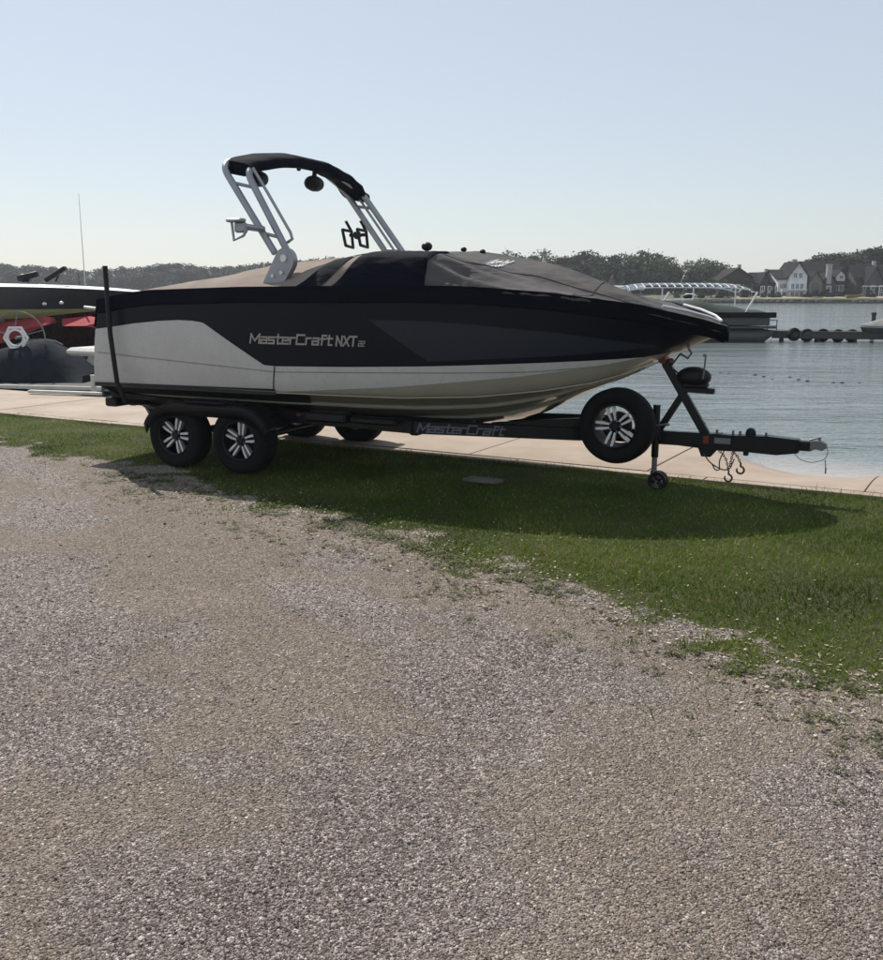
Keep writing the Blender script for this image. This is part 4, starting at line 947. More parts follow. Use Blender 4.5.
# dock along the left behind the quay
dk = empty('wooden_dock', (0, 0, 0), 0, 'low pale edged dock behind the quay at far left', 'dock')
pL = world_at(-60, 388, 18.0); pR = world_at(102, 391, 17.3)
dd = (pR - pL); dd.z = 0; L_ = dd.length; dd.normalize(); nn_ = Vector((-dd.y, dd.x, 0))
k = 0; s = 0
while s < L_ - .05:
    m = MB(); c = pL + dd * (s + .07) + nn_ * .6; c.z = .06
    m.box(c, (.135, 1.2, .035), rz=math.atan2(dd.y, dd.x)); m.build('plank', M['wood'], dk, smooth=0); s += .145
ed = MB(); a = Vector((pL.x, pL.y, .05)); b = Vector((pR.x, pR.y, .05)); ed.beam(a - nn_ * .03, b - nn_ * .03, .05, .07); ed.build('edge_board', M['dockgrey'], dk)
for q in (.3, .6, .98): c = pL + dd * L_ * q; sx_ = MB(); sx_.cyl((c.x, c.y + .1, -.8), (c.x, c.y + .1, .04), .06, 10); sx_.build('piling', M['wood'], dk)
g1 = world_at(30, 398, 16.6); g2 = world_at(101, 399, 16.2)
o = MB(); o.beam((g1.x, g1.y, .075), (g2.x, g2.y, .075), .1, .05); o = o.build('gangplank', M['dockgrey'], smooth=0); tag(o, 'narrow white board lying on the quay beside the dock', 'board')
pp = world_at(93, 376, 16.9); o = MB(); o.cyl((pp.x, 16.9, .03), (pp.x, 16.9, pp.z), .045, 12); o.cyl((pp.x, 16.9, pp.z), (pp.x, 16.9, pp.z + .02), .05, 12)
o = o.build('mooring_post', M['dockgrey']); tag(o, 'short pale mooring post at the end of the low dock', 'post')

# generic small hull loft (bow towards +x), returns surface fn
def hull_fn(L, W, Hh, keel=.0, sheer=.12, rake=.25):
    def f(u, v):
        x = u * L; k = min(1, (1 - u) * 2.4); k = k ** .55 * (.9 + .1 * min(1, u * 4))
        s = v * 2 - 1; a = abs(s)
        y = math.copysign(W / 2 * k * min(1, (a ** .8)), s)
        z = (a ** 1.7) * (Hh + sheer * u ** 2) + keel + (1 - a) * (u ** 3) * Hh * .7
        return (x + rake * a * u ** 4, y, z)
    return f
def cover_fn(L, W, z0, h, sheer=.12, rake=.25, hump=.35, seed=0):
    def f(u, v):
        x = u * L; k = min(1, (1 - u) * 2.4); k = k ** .55 * (.9 + .1 * min(1, u * 4)); s = v * 2 - 1
        prof = math.sin(min(1, u / hump) * math.pi / 2) if u < hump else math.cos((u - hump) / (1 - hump) * math.pi / 2) ** .8
        z = z0 + sheer * u ** 2 + h * (1 - abs(s) ** 2.2) * (.12 + .88 * prof) + .03 * (float(fbm(u * 9 + seed, v * 7 + seed, 3)) - .5)
        return (x + rake * u ** 4, s * (W / 2 * k + .02), z)
    return f
def end_cap(mb, f, u, nv, zt):
    loop = [f(u, j / nv) for j in range(nv + 1)]; n0 = len(loop)
    mb.add(loop + [(p[0], p[1], max(p[2], zt)) for p in loop], [(i, i + 1, n0 + i + 1, n0 + i) for i in range(n0 - 1)])

# 1 grey boat raised on a lift (white gunwale, olive bottom)
p = world_at(-95, 300, 21.0); q = world_at(150, 300, 21.0)
L1 = (q - p).x
b1 = empty('lifted_boat', (p.x, 21.0, 0), R(0), 'grey covered boat with olive bottom raised on a lift behind the stern', 'boat')
zt = world_at(60, 283, 21).z; zm = world_at(60, 308, 21).z; zb = world_at(30, 319, 21).z
def hf1(u, v):
    k = min(1, (1 - u) * 2.0) ** .6; s = v * 2 - 1; a = abs(s); y = math.copysign(1.15 * k * a ** .6, s); taper = sstep(.45, 1.0, u)
    z = zb + (zm - zb) * (a ** 1.5) + float(taper) * (1 - a) * (zm - zb) * .9 + .0 * u
    return (u * L1 * .88, y, z)
m = MB(); m.grid(hf1, 40, 14); m.build('hull_bottom', M['far_yellow'], b1, smooth=50)
m = MB()
for sg in (-1, 1):
    m.grid(lambda u, v, sg=sg: (u * L1 * (.88 + .12 * v), sg * (1.15 * min(1, (1 - u) * 2.0) ** .6 + .05 * v + .01), zm - .01 + (zt - .07 - zm + u * .0) * v - .14 * (u ** 4) * v), 40, 5)
m.build('hull_side', M['far_grey'], b1, smooth=50)
m = MB(); m.grid(lambda u, v: (u * L1, (v * 2 - 1) * (1.15 * min(1, (1 - u) * 2.0) ** .6 + .09), zt - .07 - .14 * u ** 4 + .09 * (1 - abs(v * 2 - 1) ** 6) * (1 - u * .75)), 40, 14); m.build('deck_cover', M['far_white'], b1, smooth=50)
for (uu, vv) in ((45, 304), (62, 303)):
    c = world_at(uu, vv, 19.84); m = MB(); m.ell((c.x - p.x, -1.19, c.z), (.05, .03, .035), 8, 6); m.build('light_fitting', M['alu'], b1)
m = MB()
a = world_at(18, 278, 20.6); b = world_at(38, 274, 20.6); m.beam((a.x - p.x, -.4, a.z - .02), (b.x - p.x, -.4, b.z), .14, .13); m.ell((a.x - p.x + .12, -.4, a.z), (.14, .1, .09)); a = world_at(28, 280, 20.6); m.beam((a.x - p.x, -.4, a.z - .05), (b.x - p.x - .1, -.4, b.z + .04), .1, .04)
a = world_at(46, 279, 20.6); b = world_at(66, 268, 20.6); m.beam((a.x - p.x, -.4, a.z - .04), (b.x - p.x, -.4, b.z), .16, .10); m.tube([(a.x - p.x + .2, -.4, a.z - .05), (a.x - p.x + .3, -.4, a.z + .12)], .02, 6)
m.build('folded_rack', M['plastic'], b1)
# lift frame
lf = empty('boat_lift', (0, 0, 0), 0, 'galvanised boat lift with cradle under the grey boat', 'boat lift')
for (uu, yy) in ((-60, 19.6), (-60, 22.3), (120, 19.6), (118, 22.3)):
    c = world_at(uu, 300, yy); m = MB(); m.box((c.x, yy, (zb - 1.1) / 2), (.08, .08, zb + 1.1)); m.build('lift_post', M['steel'], lf)
for uu in (-60, 119):
    c = world_at(uu, 300, 19.6); m = MB(); m.beam((c.x, 19.6, zb - .06), (c.x, 22.3, zb - .06), .1, .1); m.build('cross_beam', M['steel'], lf)
m = MB(); a = world_at(84, 307, 19.5); b = world_at(109, 310, 19.5); m.beam(a, b, .06, .05); m.build('cradle_arm', M['alu'], lf)
# lift hand wheel
hc = world_at(16, 338, 18.6)
hwl = empty('hand_wheel', (hc.x, 18.6, hc.z), 0, 'large thin lift hand wheel with hexagonal hub above slate tarpaulin', 'hand wheel')
m = MB(); m.tube([(.50 * math.cos(a) + .06, 0, .50 * math.sin(a)) for a in np.linspace(0, 2 * math.pi, 41)[:-1]], .014, 6, closed=True); m.build('outer_ring', M['steel'], hwl)
m = MB()
m.tube([(.225 * math.cos(a), 0, .225 * math.sin(a)) for a in np.linspace(0, 2 * math.pi, 7)[:-1]], .028, 6, closed=True); m.tube([(.155 * math.cos(a), -.01, .155 * math.sin(a)) for a in np.linspace(0, 2 * math.pi, 25)[:-1]], .024, 6, closed=True)
m.build('hexagonal_hub', M['far_white'], hwl)
for a in np.linspace(.3, 2 * math.pi + .3, 6)[:-1]:
    m = MB(); m.tube([(.2 * math.cos(a), 0, .2 * math.sin(a)), (.50 * math.cos(a) + .06, 0, .50 * math.sin(a))], .012, 6); m.build('spoke', M['steel'], hwl)
m = MB(); m.cyl((0, 0, 0), (0, .35, 0), .03, 8); m.cyl((0, .3, .1), (0, .3, -hc.z - .5), .035, 8); m.build('stand', M['steel'], hwl)
# 2 red covered dark boat
p = world_at(-40, 340, 24.0); q = world_at(128, 340, 24)
b2 = empty('red_covered_boat', (p.x, 24, 0), 0, 'dark maroon boat under a peaked red canvas behind the lift', 'boat')
L2 = q.x - p.x; z0 = world_at(0, 334, 23).z; z1 = world_at(0, 318, 23).z
z0 = world_at(0, 316, 23).z; z1 = world_at(0, 316, 23).z
m = MB(); f = hull_fn(L2, 2.2, z0 + .25, -.2); m.grid(f, 30, 12); end_cap(m, f, 0, 12, z0); m.build('hull', M['maroon'], b2, smooth=50)
m = MB(); f = cover_fn(L2, 2.2, z0, .35); m.grid(f, 30, 12); m.build('cover', M['maroon'], b2, smooth=50)
def peak(u0, up, u1, vt, vb, vb1):
    P_ = [world_at(u0, vt + 3, 22.8), world_at(up, vt, 23.2), world_at(u1, vt + 4, 22.8), world_at(u1, vb1, 22.68), world_at((u0 + u1) / 2, vb, 22.66), world_at(u0, vb, 22.68)]
    P_ = [Vector((q_.x - p.x, q_.y - 24, q_.z)) for q_ in P_]; m = MB(); back = [q_ + Vector((0, 1.4, -.12)) for q_ in P_[:3]]
    m.add(P_ + back, [(0, 1, 2, 3, 4, 5), (0, 6, 7, 1), (1, 7, 8, 2), (6, 0, 5), (8, 3, 2)]); m.build('canvas', M['cover_red'], b2, smooth=0)
peak(-45, 8, 50, 313, 343, 324); peak(62, 89, 108, 316, 326, 331)
m = MB(); m.cyl((L2 * .76, -.3, z0), (L2 * .76, -.3, z0 + 1.0), .02, 6); m.build('canvas_pole', M['steel'], b2)
# 3 slate tarpaulin covered boat close to the dock
p = world_at(92, 385, 18.6)
b3 = empty('tarpaulin_boat', (p.x, 18.9, -.1), R(180), 'low boat under dark slate tarpaulin moored at the dock', 'boat')
L3 = 4.4
m = MB(); f = hull_fn(L3, 1.7, .30, -.1, 0, .1); m.grid(f, 24, 10); end_cap(m, f, 0, 10, .3); m.build('hull', M['plastic'], b3, smooth=50)
def tf(u, v):
    s = v * 2 - 1; zr = np.interp(u, [0, .10, .2, .34, .45, .6, 1], [.22, .62, .86, .80, .62, .38, .2])
    return (u * L3, s * .86 * (1 - .25 * u), .18 + (zr - .1) * (1 - abs(s) ** 2.6) + .02 * math.sin(u * 30 + s * 3) * (1 - s * s))
m = MB(); m.grid(tf, 50, 20); m.build('tarpaulin', M['cover_slate'], b3, smooth=60)
m = MB(); m.tube([Vector(tf(u, .36 + .16 * u)) + Vector((0, 0, .015)) for u in np.linspace(.16, .8, 20)], .022, 6); m.build('edge_pipe', M['steel'], b3)
# a second low dark boat hull between, to close the dark area by the stern
p = world_at(75, 370, 20.0)
b4 = empty('rowing_boat', (p.x, 20.2, -.1), R(-4), 'low dark green boat lying behind the tarpaulin boat', 'boat')
m = MB(); f = hull_fn(3.6, 1.5, .55, -.05, .1); m.grid(f, 24, 10); end_cap(m, f, 0, 10, .5); m.build('hull', M['cover_slate'], b4, smooth=50)
m = MB(); f = cover_fn(3.6, 1.5, .5, .2); m.grid(f, 24, 10); m.build('cover', M['cover_slate'], b4, smooth=50)
# thin mast
mt = empty('flag_mast', (world_at(85.5, 290, 34).x, 34, -.1), 0, 'tall thin mast rising above the distant treeline at left', 'mast')
zz = world_at(85, 194, 34).z; m = MB(); m.tube([(0, 0, 0), (.0, 0, zz * .5), (.0, 0, zz + .1)], [.028, .018, .008], 8); m.build('pole', M['far_white'], mt)
m = MB(); m.cyl((0, 0, -.3), (0, 0, .5), .08, 8); m.build('base', M['steel'], mt)

# ------------------------------------------------------------------ right moorings
def pontoon_boat(u0, u1, Y, label, green=True):
    a = world_at(u0, 330, Y); b = world_at(u1, 330, Y); Lp = b.x - a.x
    r = empty('pontoon_boat', (a.x, Y, WATER_Z), R(0), label, 'pontoon boat')
    for sg in (-1, 1):
        m = MB(); m.tube([(0, sg * .85, .22), (.25, sg * .85, .2), (Lp - .5, sg * .85, .2), (Lp - .05, sg * .85, .34)], [.2, .3, .3, .08], 14); m.build('pontoon_tube', M['pontoon'], r)
    m = MB(); m.box((Lp / 2, 0, .54), (Lp - .1, 2.4, .09), bev=.02); m.build('deck', M['far_grey'], r)
    for sg in (-1, 1):
        m = MB(); m.box((Lp / 2 - .05, sg * 1.14, .86), (Lp - .5, .05, .48), bev=.015); m.build('side_panel', M['far_grey'], r)
        m = MB(); m.box((Lp / 2 - .05, sg * 1.17, .80), (Lp - .6, .012, .03)); m.box((Lp / 2 - .05, sg * 1.17, .66), (Lp - .6, .012, .03)); m.build('trim_stripe', M['pontoon'], r)
    def cf(u, v):
        s = v * 2 - 1; hump = .12 + .48 * math.exp(-((u - .62) / .22) ** 2) * (1 - .3 * u) + .1 * math.exp(-((u - .2) / .1) ** 2)
        k = 1 - abs(s) ** 3; return (.1 + u * (Lp - .2), s * 1.24, 1.02 + hump * k * sstep(0, .06, u) * sstep(1, .94, u) + .03 * math.sin(u * 40) * k)
    m = MB(); m.grid(cf, 60, 16); m.build('cover', M['cover_green'], r, smooth=60)
    m = MB()
    for sg in (-1, 1): m = MB(); m.box((Lp / 2, sg * 1.25, 1.0), (Lp - .2, .02, .20), bev=.008); m.build('cover_skirt', M['cover_navy'], r)
    for x in (Lp * .50, Lp * .9): 
        m = MB(); m.tube([(x - .35, -1.0, 1.1), (x, -1.0, 1.75), (x + .05, -1.0, 1.85)], .035, 8); m.build('bimini_arm', M['far_white'], r)
    m = MB(); m.beam((Lp * .36, -.9, 1.5), (Lp * .62, -.9, 1.58), .1, .06); m.build('folded_bimini', M['far_white'], r)
    return r
pontoon_boat(553, 767, 37.5, 'long dark covered pontoon boat moored at the tyre hung dock')
# white rib canopy frame of a boat lift
cfm = empty('lift_canopy_frame', (0, 0, 0), 0, 'bare white ribbed canopy frame standing over the pontoon boat', 'canopy frame')
cY0, cY1 = 40.0, 42.8
zA = world_at(690, 287.5, 40).z; zT = world_at(690, 283.5, 41.4).z
for uu in (628, 662, 693, 735): 
    for yy in (cY0, cY1):
        c = world_at(uu, 300, yy); m = MB(); m.cyl((c.x, yy, -.8), (c.x, yy, zA), .03, 8); m.build('post', M['far_white'], cfm)
x0c, x1c = world_at(625, 290, 40).x, world_at(756, 290, 40).x
nr = 17
for k in range(nr + 1):
    t = k / nr; x = x0c + (x1c - x0c) * t; dr = .20 * (abs(2 * t - 1) ** 6)
    pts = [(x + .25 * (q - .5), cY0 + (cY1 - cY0) * q, zA - dr + (zT - zA) * math.sin(q * math.pi)) for q in np.linspace(0, 1, 9)]
    m = MB(); m.tube(pts, .020, 6); m.build('rib', M['far_white'], cfm)
for q in (0, .25, .5, .75, 1):
    m = MB(); m.tube([(x0c + (x1c - x0c) * t, cY0 + (cY1 - cY0) * q, zA - .20 * (abs(2 * t - 1) ** 6) + (zT - zA) * math.sin(q * math.pi)) for t in np.linspace(0, 1, 21)], .026, 6); m.build('purlin', M['far_white'], cfm)
# white roofed lift + boat behind
wl_ = empty('white_lift_canopy', (0, 0, 0), 0, 'solid white flat lift canopy beyond the covered bow', 'canopy')
a = world_at(575, 287.3, 46); b = world_at(654, 287.3, 46)
m = MB(); m.box(((a.x + b.x) / 2, 49.5, a.z - .02), (b.x - a.x, 3, .22), bev=.05); m.build('canopy_top', M['far_white'], wl_)
for x in (a.x + .2, b.x - .2):
    for y in (48.1, 50.9): m = MB(); m.cyl((x, y, -.8), (x, y, a.z - .1), .05, 8); m.build('post', M['steel'], wl_)
p = world_at(640, 305, 46)
b5 = empty('runabout', (p.x, 46, -.35), R(0), 'pale runabout with raked screen sitting behind the pontoon boat', 'boat')
m = MB(); f = hull_fn(5.4, 2.1, .95, -.1); m.grid(f, 30, 12); end_cap(m, f, 0, 12, .9); m.build('hull', M['far_white'], b5, smooth=50)
m = MB(); f = cover_fn(5.4, 2.1, .9, .30, hump=.4); m.grid(f, 30, 12); m.build('cover', M['cover_light'], b5, smooth=50)
m = MB(); m.tube([(2.0, -.9, 1.1), (2.35, -.8, 1.95), (2.35, .8, 1.95), (2.0, .9, 1.1)], .04, 8); m.build('tower_arch', M['far_white'], b5)
m = MB(); m.ell((2.2, -.4, 1.85), (.3, .15, .12)); m.build('tower_bag', M['plastic'], b5)
# dock with hanging tyres
dY = 36.8
td = empty('tyre_dock', (0, 0, 0), 0, 'narrow dark dock with old tyres hung along its side', 'dock')
a = world_at(772, 332, dY); b = world_at(960, 338, 35.0); zd = world_at(800, 331.5, dY).z
nP = int((b - a).length / .30); dirv = (b - a); dirv.z = 0; Ld = dirv.length; dirv.normalize(); nv = Vector((-dirv.y, dirv.x, 0))
for k in range(nP):
    c = a + dirv * (.15 + k * .30) + nv * .6; m = MB(); m.box((c.x, c.y, zd), (.285, 1.25, .05), rz=math.atan2(dirv.y, dirv.x)); m.build('plank', M['wood'], td, smooth=0)
m = MB(); m.beam((a.x, a.y, zd - .14), (b.x, b.y, zd - .14), .06, .22); e_ = nv * 1.2; m.beam((a.x + e_.x, a.y + e_.y, zd - .10), (b.x + e_.x, b.y + e_.y, zd - .10), .06, .14); m.build('stringer', M['wood'], td)
for k in range(5):
    c = a + dirv * (Ld * (k + .3) / 5); 
    for off in (.1, 1.1):
        m = MB(); cc = c + nv * off; m.cyl((cc.x, cc.y, -1), (cc.x, cc.y, zd - .03), .06, 8); m.build('piling', M['wood'], td)
tyre0 = None
lab = ['old tyre hung nearest the pontoon boat end of the dock', 'second old tyre from the pontoon boat on the dock', 'middle one of five old tyres hung on the dock', 'fourth old tyre along the dock before the light cover', 'old tyre hung on the dock beside the light covered boat']
for k, uu in enumerate((794, 807, 823, 838, 852)):
    c = world_at(uu, 334, dY - .25 - .01 * k)
    if tyre0 is None:
        m = MB(); m.lathe([(.13, -.08), (.19, -.10), (.24, -.07), (.25, 0), (.24, .07), (.19, .10), (.13, .08), (.15, 0)], 28, Matrix.Rotation(math.pi / 2, 4, 'X'), closed=True); tyre0 = m.build('hanging_tyre', M['rubber']); o = tyre0
    else:
        o = tyre0.copy(); link(o)
    o.location = (c.x, c.y, zd - .10 + random.uniform(-.06, .02)); o.rotation_euler = (random.uniform(-.15, .15), random.uniform(-.3, .3), random.uniform(-.4, .4)); tag(o, lab[k], 'tyre', 'tyres hung along the dock')
m = MB(); a2 = world_at(770, 330, dY); 
for x in (0, .35): m.cyl((a2.x + x, dY + .3, zd), (a2.x + x, dY + .3, zd + .42), .02, 6)
m.cyl((a2.x, dY + .3, zd + .42), (a2.x + .35, dY + .3, zd + .42), .02, 6); m.cyl((a2.x, dY + .3, zd + .2), (a2.x + .35, dY + .3, zd + .2), .015, 6)
o = m.build('dock_rail', M['steel']); tag(o, 'small metal rail at the pontoon boat end of the dock', 'rail')
c = world_at(874, 315, 38); m = MB(); m.cyl((c.x, 38, -1), (c.x, 38, c.z), .08, 10); m.cyl((c.x, 38, c.z), (c.x, 38, c.z + .1), .10, 10); o = m.build('dock_post', M['wood']); tag(o, 'dark post standing at the right end of the dock', 'post')
p = world_at(876, 335, 35.6)
b6 = empty('light_covered_boat', (p.x + 4.2, 36.0, -.1), R(180), 'boat under a light grey cover at the right edge of the dock', 'boat')
m = MB(); f = hull_fn(4.4, 1.9, .6, -.05, .05); m.grid(f, 24, 10); end_cap(m, f, 0, 10, .6); m.build('hull', M['far_grey'], b6, smooth=50)
m = MB(); f = cover_fn(4.4, 1.95, .50, .48, .05, hump=.55, seed=4); m.grid(f, 24, 14); m.build('cover', M['cover_light'], b6, smooth=50)
# swimming float line
fl_ = empty('float_line', (0, 0, WATER_Z), 0, 'line of small dark floats strung across the water', 'float line')
fpts = []
for k in range(24):
    t = k / 23; uu = 668 + 200 * t; v = 371 + 13 * t + 1.5 * math.sin(k * 1.7)
    zc = HC - WATER_Z; a_ = (v - 480) / F_PX; ang = TH + math.atan((v - 480) / F_PX) ; Yd = zc / math.tan(ang); c = world_at(uu, v, Yd); fpts.append(Vector((c.x, c.y, 0)))
    if k % 5 == 3 or k in (4, 9, 14): 
        pass
m = MB(); m.tube([p_ + Vector((0, 0, -.012)) for p_ in fpts], .01, 5); m.build('rope', M['plastic'], fl_)
for k, p_ in enumerate(fpts):
    if random.random() < .3: continue
    s_ = random.choice((.02, .028, .035)); m = MB(); m.ell((p_.x, p_.y, .0), (s_ * 1.6, s_, s_ * .8), 10, 6); m.build('float', M['buoy'], fl_)
# ------------------------------------------------------------------ far shore houses
def H_(u, v, Y): return world_at(u, v, Y)
def window(r, x, y, z, w_, h_, fm='far_white', parent=None):
    m = MB(); t_ = .12
    m.box((x, y, z + h_ / 2), (w_ + t_ * 2, .08, t_)); m.box((x, y, z - h_ / 2), (w_ + t_ * 2, .08, t_)); m.box((x - w_ / 2 - t_ / 2, y, z), (t_, .08, h_ - t_)); m.box((x + w_ / 2 + t_ / 2, y, z), (t_, .08, h_ - t_)); m.box((x, y - .01, z), (.06, .05, h_ - t_)); 
    f = m.build('window', M[fm], parent or r, smooth=0)
    g = MB(); g.box((x, y + .02, z), (w_, .03, h_ - t_)); g.build('pane', M['pane'], f, smooth=0)
def gable(r, x0, x1, y0, y1, z0, ze, zr, wallm, roofm, front=True):
    """block: front=True gable faces the lake (-y), else ridge parallel to x"""
    m = MB(); xm = (x0 + x1) / 2; ym = (y0 + y1) / 2
    if front: m.prism([(x0, z0), (x1, z0), (x1, ze), (xm, zr - .1), (x0, ze)], y0, y1, 'y')
    else: m.prism([(y0, z0), (y1, z0), (y1, ze), (ym, zr - .1), (y0, ze)], x0, x1, 'x')
    m.build('wall', M[wallm], r, smooth=0)
    m = MB(); t_ = .16; o_ = .35
    if front:
        k = (zr - ze) / (xm - x0)
        m.prism([(x0 - o_, ze - k * o_), (xm, zr), (x1 + o_, ze - k * o_), (x1 + o_, ze - k * o_ + t_), (xm, zr + t_), (x0 - o_, ze - k * o_ + t_)], y0 - o_, y1 + .05, 'y')
    else:
        k = (zr - ze) / (ym - y0)
        m.prism([(y0 - o_, ze - k * o_), (ym, zr), (y1 + o_, ze - k * o_), (y1 + o_, ze - k * o_ + t_), (ym, zr + t_), (y0 - o_, ze - k * o_ + t_)], x0 - o_, x1 + o_, 'x')
    return m.build('roof', M[roofm], r, smooth=0)
YH = 152.0
X = lambda u: H_(u, 290, YH).x
Zv = lambda v: H_(440, v, YH).z
mans = empty('lake_mansion', (X(815), YH, 0), 0, 'large white gabled lake house with stone chimney on the far shore', 'house')
ox = X(815); lx_ = lambda u: X(u) - ox
zg0 = .6
gable(mans, lx_(804), lx_(852), 3.0, 11.0, zg0, Zv(278), Zv(261), 'wall_grey', 'roof_grey', False)
gable(mans, lx_(779), lx_(806), 0.5, 8, zg0, Zv(279), Zv(270), 'wall_white', 'roof_grey', False)
gable(mans, lx_(787), lx_(805), -.6, 6, zg0, Zv(275.5), Zv(262.5), 'wall_white', 'roof_grey', True)
gable(mans, lx_(808), lx_(821), -.3, 6, zg0, Zv(281), Zv(272), 'wall_tan', 'roof_grey', True)
gable(mans, lx_(822), lx_(836), .2, 6, zg0, Zv(282), Zv(274), 'wall_grey', 'roof_grey', True)
rd = gable(mans, lx_(839), lx_(848), 1.5, 6, Zv(281), Zv(275), Zv(270), 'wall_white', 'roof_grey', True)
for (u, w_) in ((799.5, 3.2), (827.5, 4.5)):
    m = MB(); z2 = Zv(259.5) if u < 810 else Zv(265); z1 = Zv(270) if u < 810 else Zv(284); yy = 3 if u < 810 else 0
    m.box((lx_(u), yy, (z1 + z2) / 2), (.16 * w_, .6, z2 - z1)); m.box((lx_(u), yy, z2 + .05), (.16 * w_ + .15, .75, .12)); m.build('chimney', M['chimney'], rd if False else mans, smooth=0)
for u in (782, 785.5): window(mans, lx_(u), .45, Zv(286), .36, .75)
for u in (791, 795.5, 800): window(mans, lx_(u), -.65, Zv(286.5), .42, .9)
for u in (793, 798): window(mans, lx_(u), -.65, Zv(275.5), .45, .8)
for u in (782, 785.5, 791, 795.5, 800): window(mans, lx_(u), -.65 if u > 788 else .45, Zv(294.5), .45, .75)
window(mans, lx_(844), 1.45, Zv(277), .5, .6); window(mans, lx_(829), .15, Zv(289), .5, .9)
for u in (839, 844, 849): window(mans, lx_(u), 2.95, Zv(288), .55, .9)
m = MB(); ar = [(lx_(811), Zv(298)), (lx_(818), Zv(298)), (lx_(818), Zv(286))] + [(lx_(814.5) + (lx_(818) - lx_(814.5)) * math.cos(a), Zv(286) + .55 * math.sin(a)) for a in np.linspace(0, math.pi, 9)[1:-1]] + [(lx_(811), Zv(286))]
m.prism(ar, -.36, -.28, 'y'); m.build('arched_entry', M['pane'], mans, smooth=0)
m = MB(); 
for u in (779.5, 787, 803): m.box((lx_(u), -1.1, (Zv(298) + Zv(290.5)) / 2), (.12, .12, Zv(290.5) - Zv(298)))
m.box(((lx_(779) + lx_(804)) / 2, -1.0, Zv(290)), (lx_(804) - lx_(779), 1.0, .12)); m.build('veranda', M['far_white'], mans, smooth=0)

def house(u0, u1, vt, ve, label, wm, rm, dy=0, front=False, gab=None, wins=4):
    Yh = YH + dy; xx0, xx1 = H_(u0, 290, Yh).x, H_(u1, 290, Yh).x; xc = (xx0 + xx1) / 2
    zt_, ze_ = H_(440, vt, Yh).z, H_(440, ve, Yh).z
    r = empty('lake_house', (xc, Yh, 0), 0, label, 'house')
    rf_ = gable(r, xx0 - xc, xx1 - xc, 0, 7, .6, ze_, zt_, wm, rm, front)
    if gab:
        for (g0, g1, gt) in gab: gable(r, H_(g0, 290, Yh).x - xc, H_(g1, 290, Yh).x - xc, -.8, 5, .6, ze_, H_(440, gt, Yh).z, wm, rm, True)
    n_ = wins
    for k in range(n_):
        x = (xx0 - xc) + (xx1 - xx0) * (k + .5) / n_; window(r, x, -.05 if not gab else -.86, .6 + (ze_ - .6) * .62, .5, .7)
        window(r, x, -.05 if not gab else -.86, .6 + (ze_ - .6) * .22, .5, .7)
    m = MB(); m.box(((xx1 - xx0) * .2, 3.5, zt_ + .2), (.5, .5, 1.0)); m.build('chimney', M['chimney'], rf_, smooth=0)
    return r
house(720, 755, 268.5, 280, 'brown house with broad low gable between trees and mansion', 'wall_brown', 'roof_brown', 4, True, None, 5)
house(757, 779, 273, 283, 'dark brown house directly beside the white mansion', 'wall_brown', 'roof_grey', 2, False, [(758, 768, 273)], 3)
house(604, 628, 276.5, 287, 'small house with reddish brown roof beyond the bow', 'wall_tan', 'roof_brown', 14, False, [(608, 616, 276)], 3)
r = house(857, 892, 265, 282, 'shingled house with white porch columns at the right edge', 'wall_grey', 'roof_grey', 1, False, [(864, 880, 267)], 4)
m = MB(); 
for k in range(5): m.box((-2.6 + k * 1.3, -1.6, 1.45), (.14, .14, 1.7))
m.box((0, -1.4, 2.35), (5.8, 1.0, .14)); m.build('porch', M['far_white'], r, smooth=0)
# yellow upturned boat on the beach, small rowing hulls
c = world_at(855, 301, 146.5)
b7 = empty('beached_boat', (c.x - 1.3, 146.8, .62), 0, 'yellow boat lying on the beach below the far mansion', 'boat')
m = MB(); f = hull_fn(2.8, 1.0, .45, 0); m.grid(f, 16, 8); m.build('hull', mat('yellow_paint', (.42, .27, .06), .5), b7)
m = MB(); m.box((1.2, 0, .34), (.2, .8, .05)); m.build('thwart', M['wood'], b7)

# ------------------------------------------------------------------ trees
def crown_mesh(nm, m, Hh, Wd, lobes, nleaf, leaf, thin=0, seed=0):
    rs = np.random.RandomState(seed); C_ = []; Rd = []
    for k in range(lobes):
        zz = .12 + .80 * rs.rand(); wd = max(.35, math.sin(min(1, (zz + .05) / 1.05) * math.pi)) ** .6
        a = rs.rand() * 6.283; rad = Wd / 2 * wd * rs.rand() ** .5 * .75
        C_.append((rad * math.cos(a), rad * math.sin(a), zz * Hh)); Rd.append(Wd * (.09 + .15 * rs.rand()))
    C_.append((0, 0, Hh * .88)); Rd.append(Wd * .14)
    C_ = np.array(C_); Rd = np.array(Rd); pr = Rd ** 2 / (Rd ** 2).sum()
    i = rs.choice(len(C_), nleaf, p=pr); d = rs.randn(nleaf, 3); d /= np.linalg.norm(d, axis=1)[:, None]
    rr_ = Rd[i] * (.50 + .6 * rs.rand(nleaf) ** .7) * (1 + (rs.rand(nleaf) > .88) * .45)
    c = C_[i] + d * rr_[:, None] * np.array([1, 1, .82])
    a = rs.randn(nleaf, 3); a /= np.linalg.norm(a, axis=1)[:, None]; b = np.cross(a, rs.randn(nleaf, 3)); b /= np.linalg.norm(b, axis=1)[:, None]
    s = leaf * (.5 + rs.rand(nleaf))[:, None]
    P = np.stack([c - a * s, c + b * s * .7, c + a * s, c - b * s * .7], 1).reshape(-1, 3)
    tint = np.repeat(np.clip(rs.rand(nleaf) * .6 + (rs.rand(len(C_))[i]) * .4, 0, 1), 4)
    me_o = np_mesh(nm, P, (np.arange(nleaf) * 4)[:, None] + np.array([0, 1, 2, 3]), m, attrs={'tint': tint}, quads=True)
    return me_o
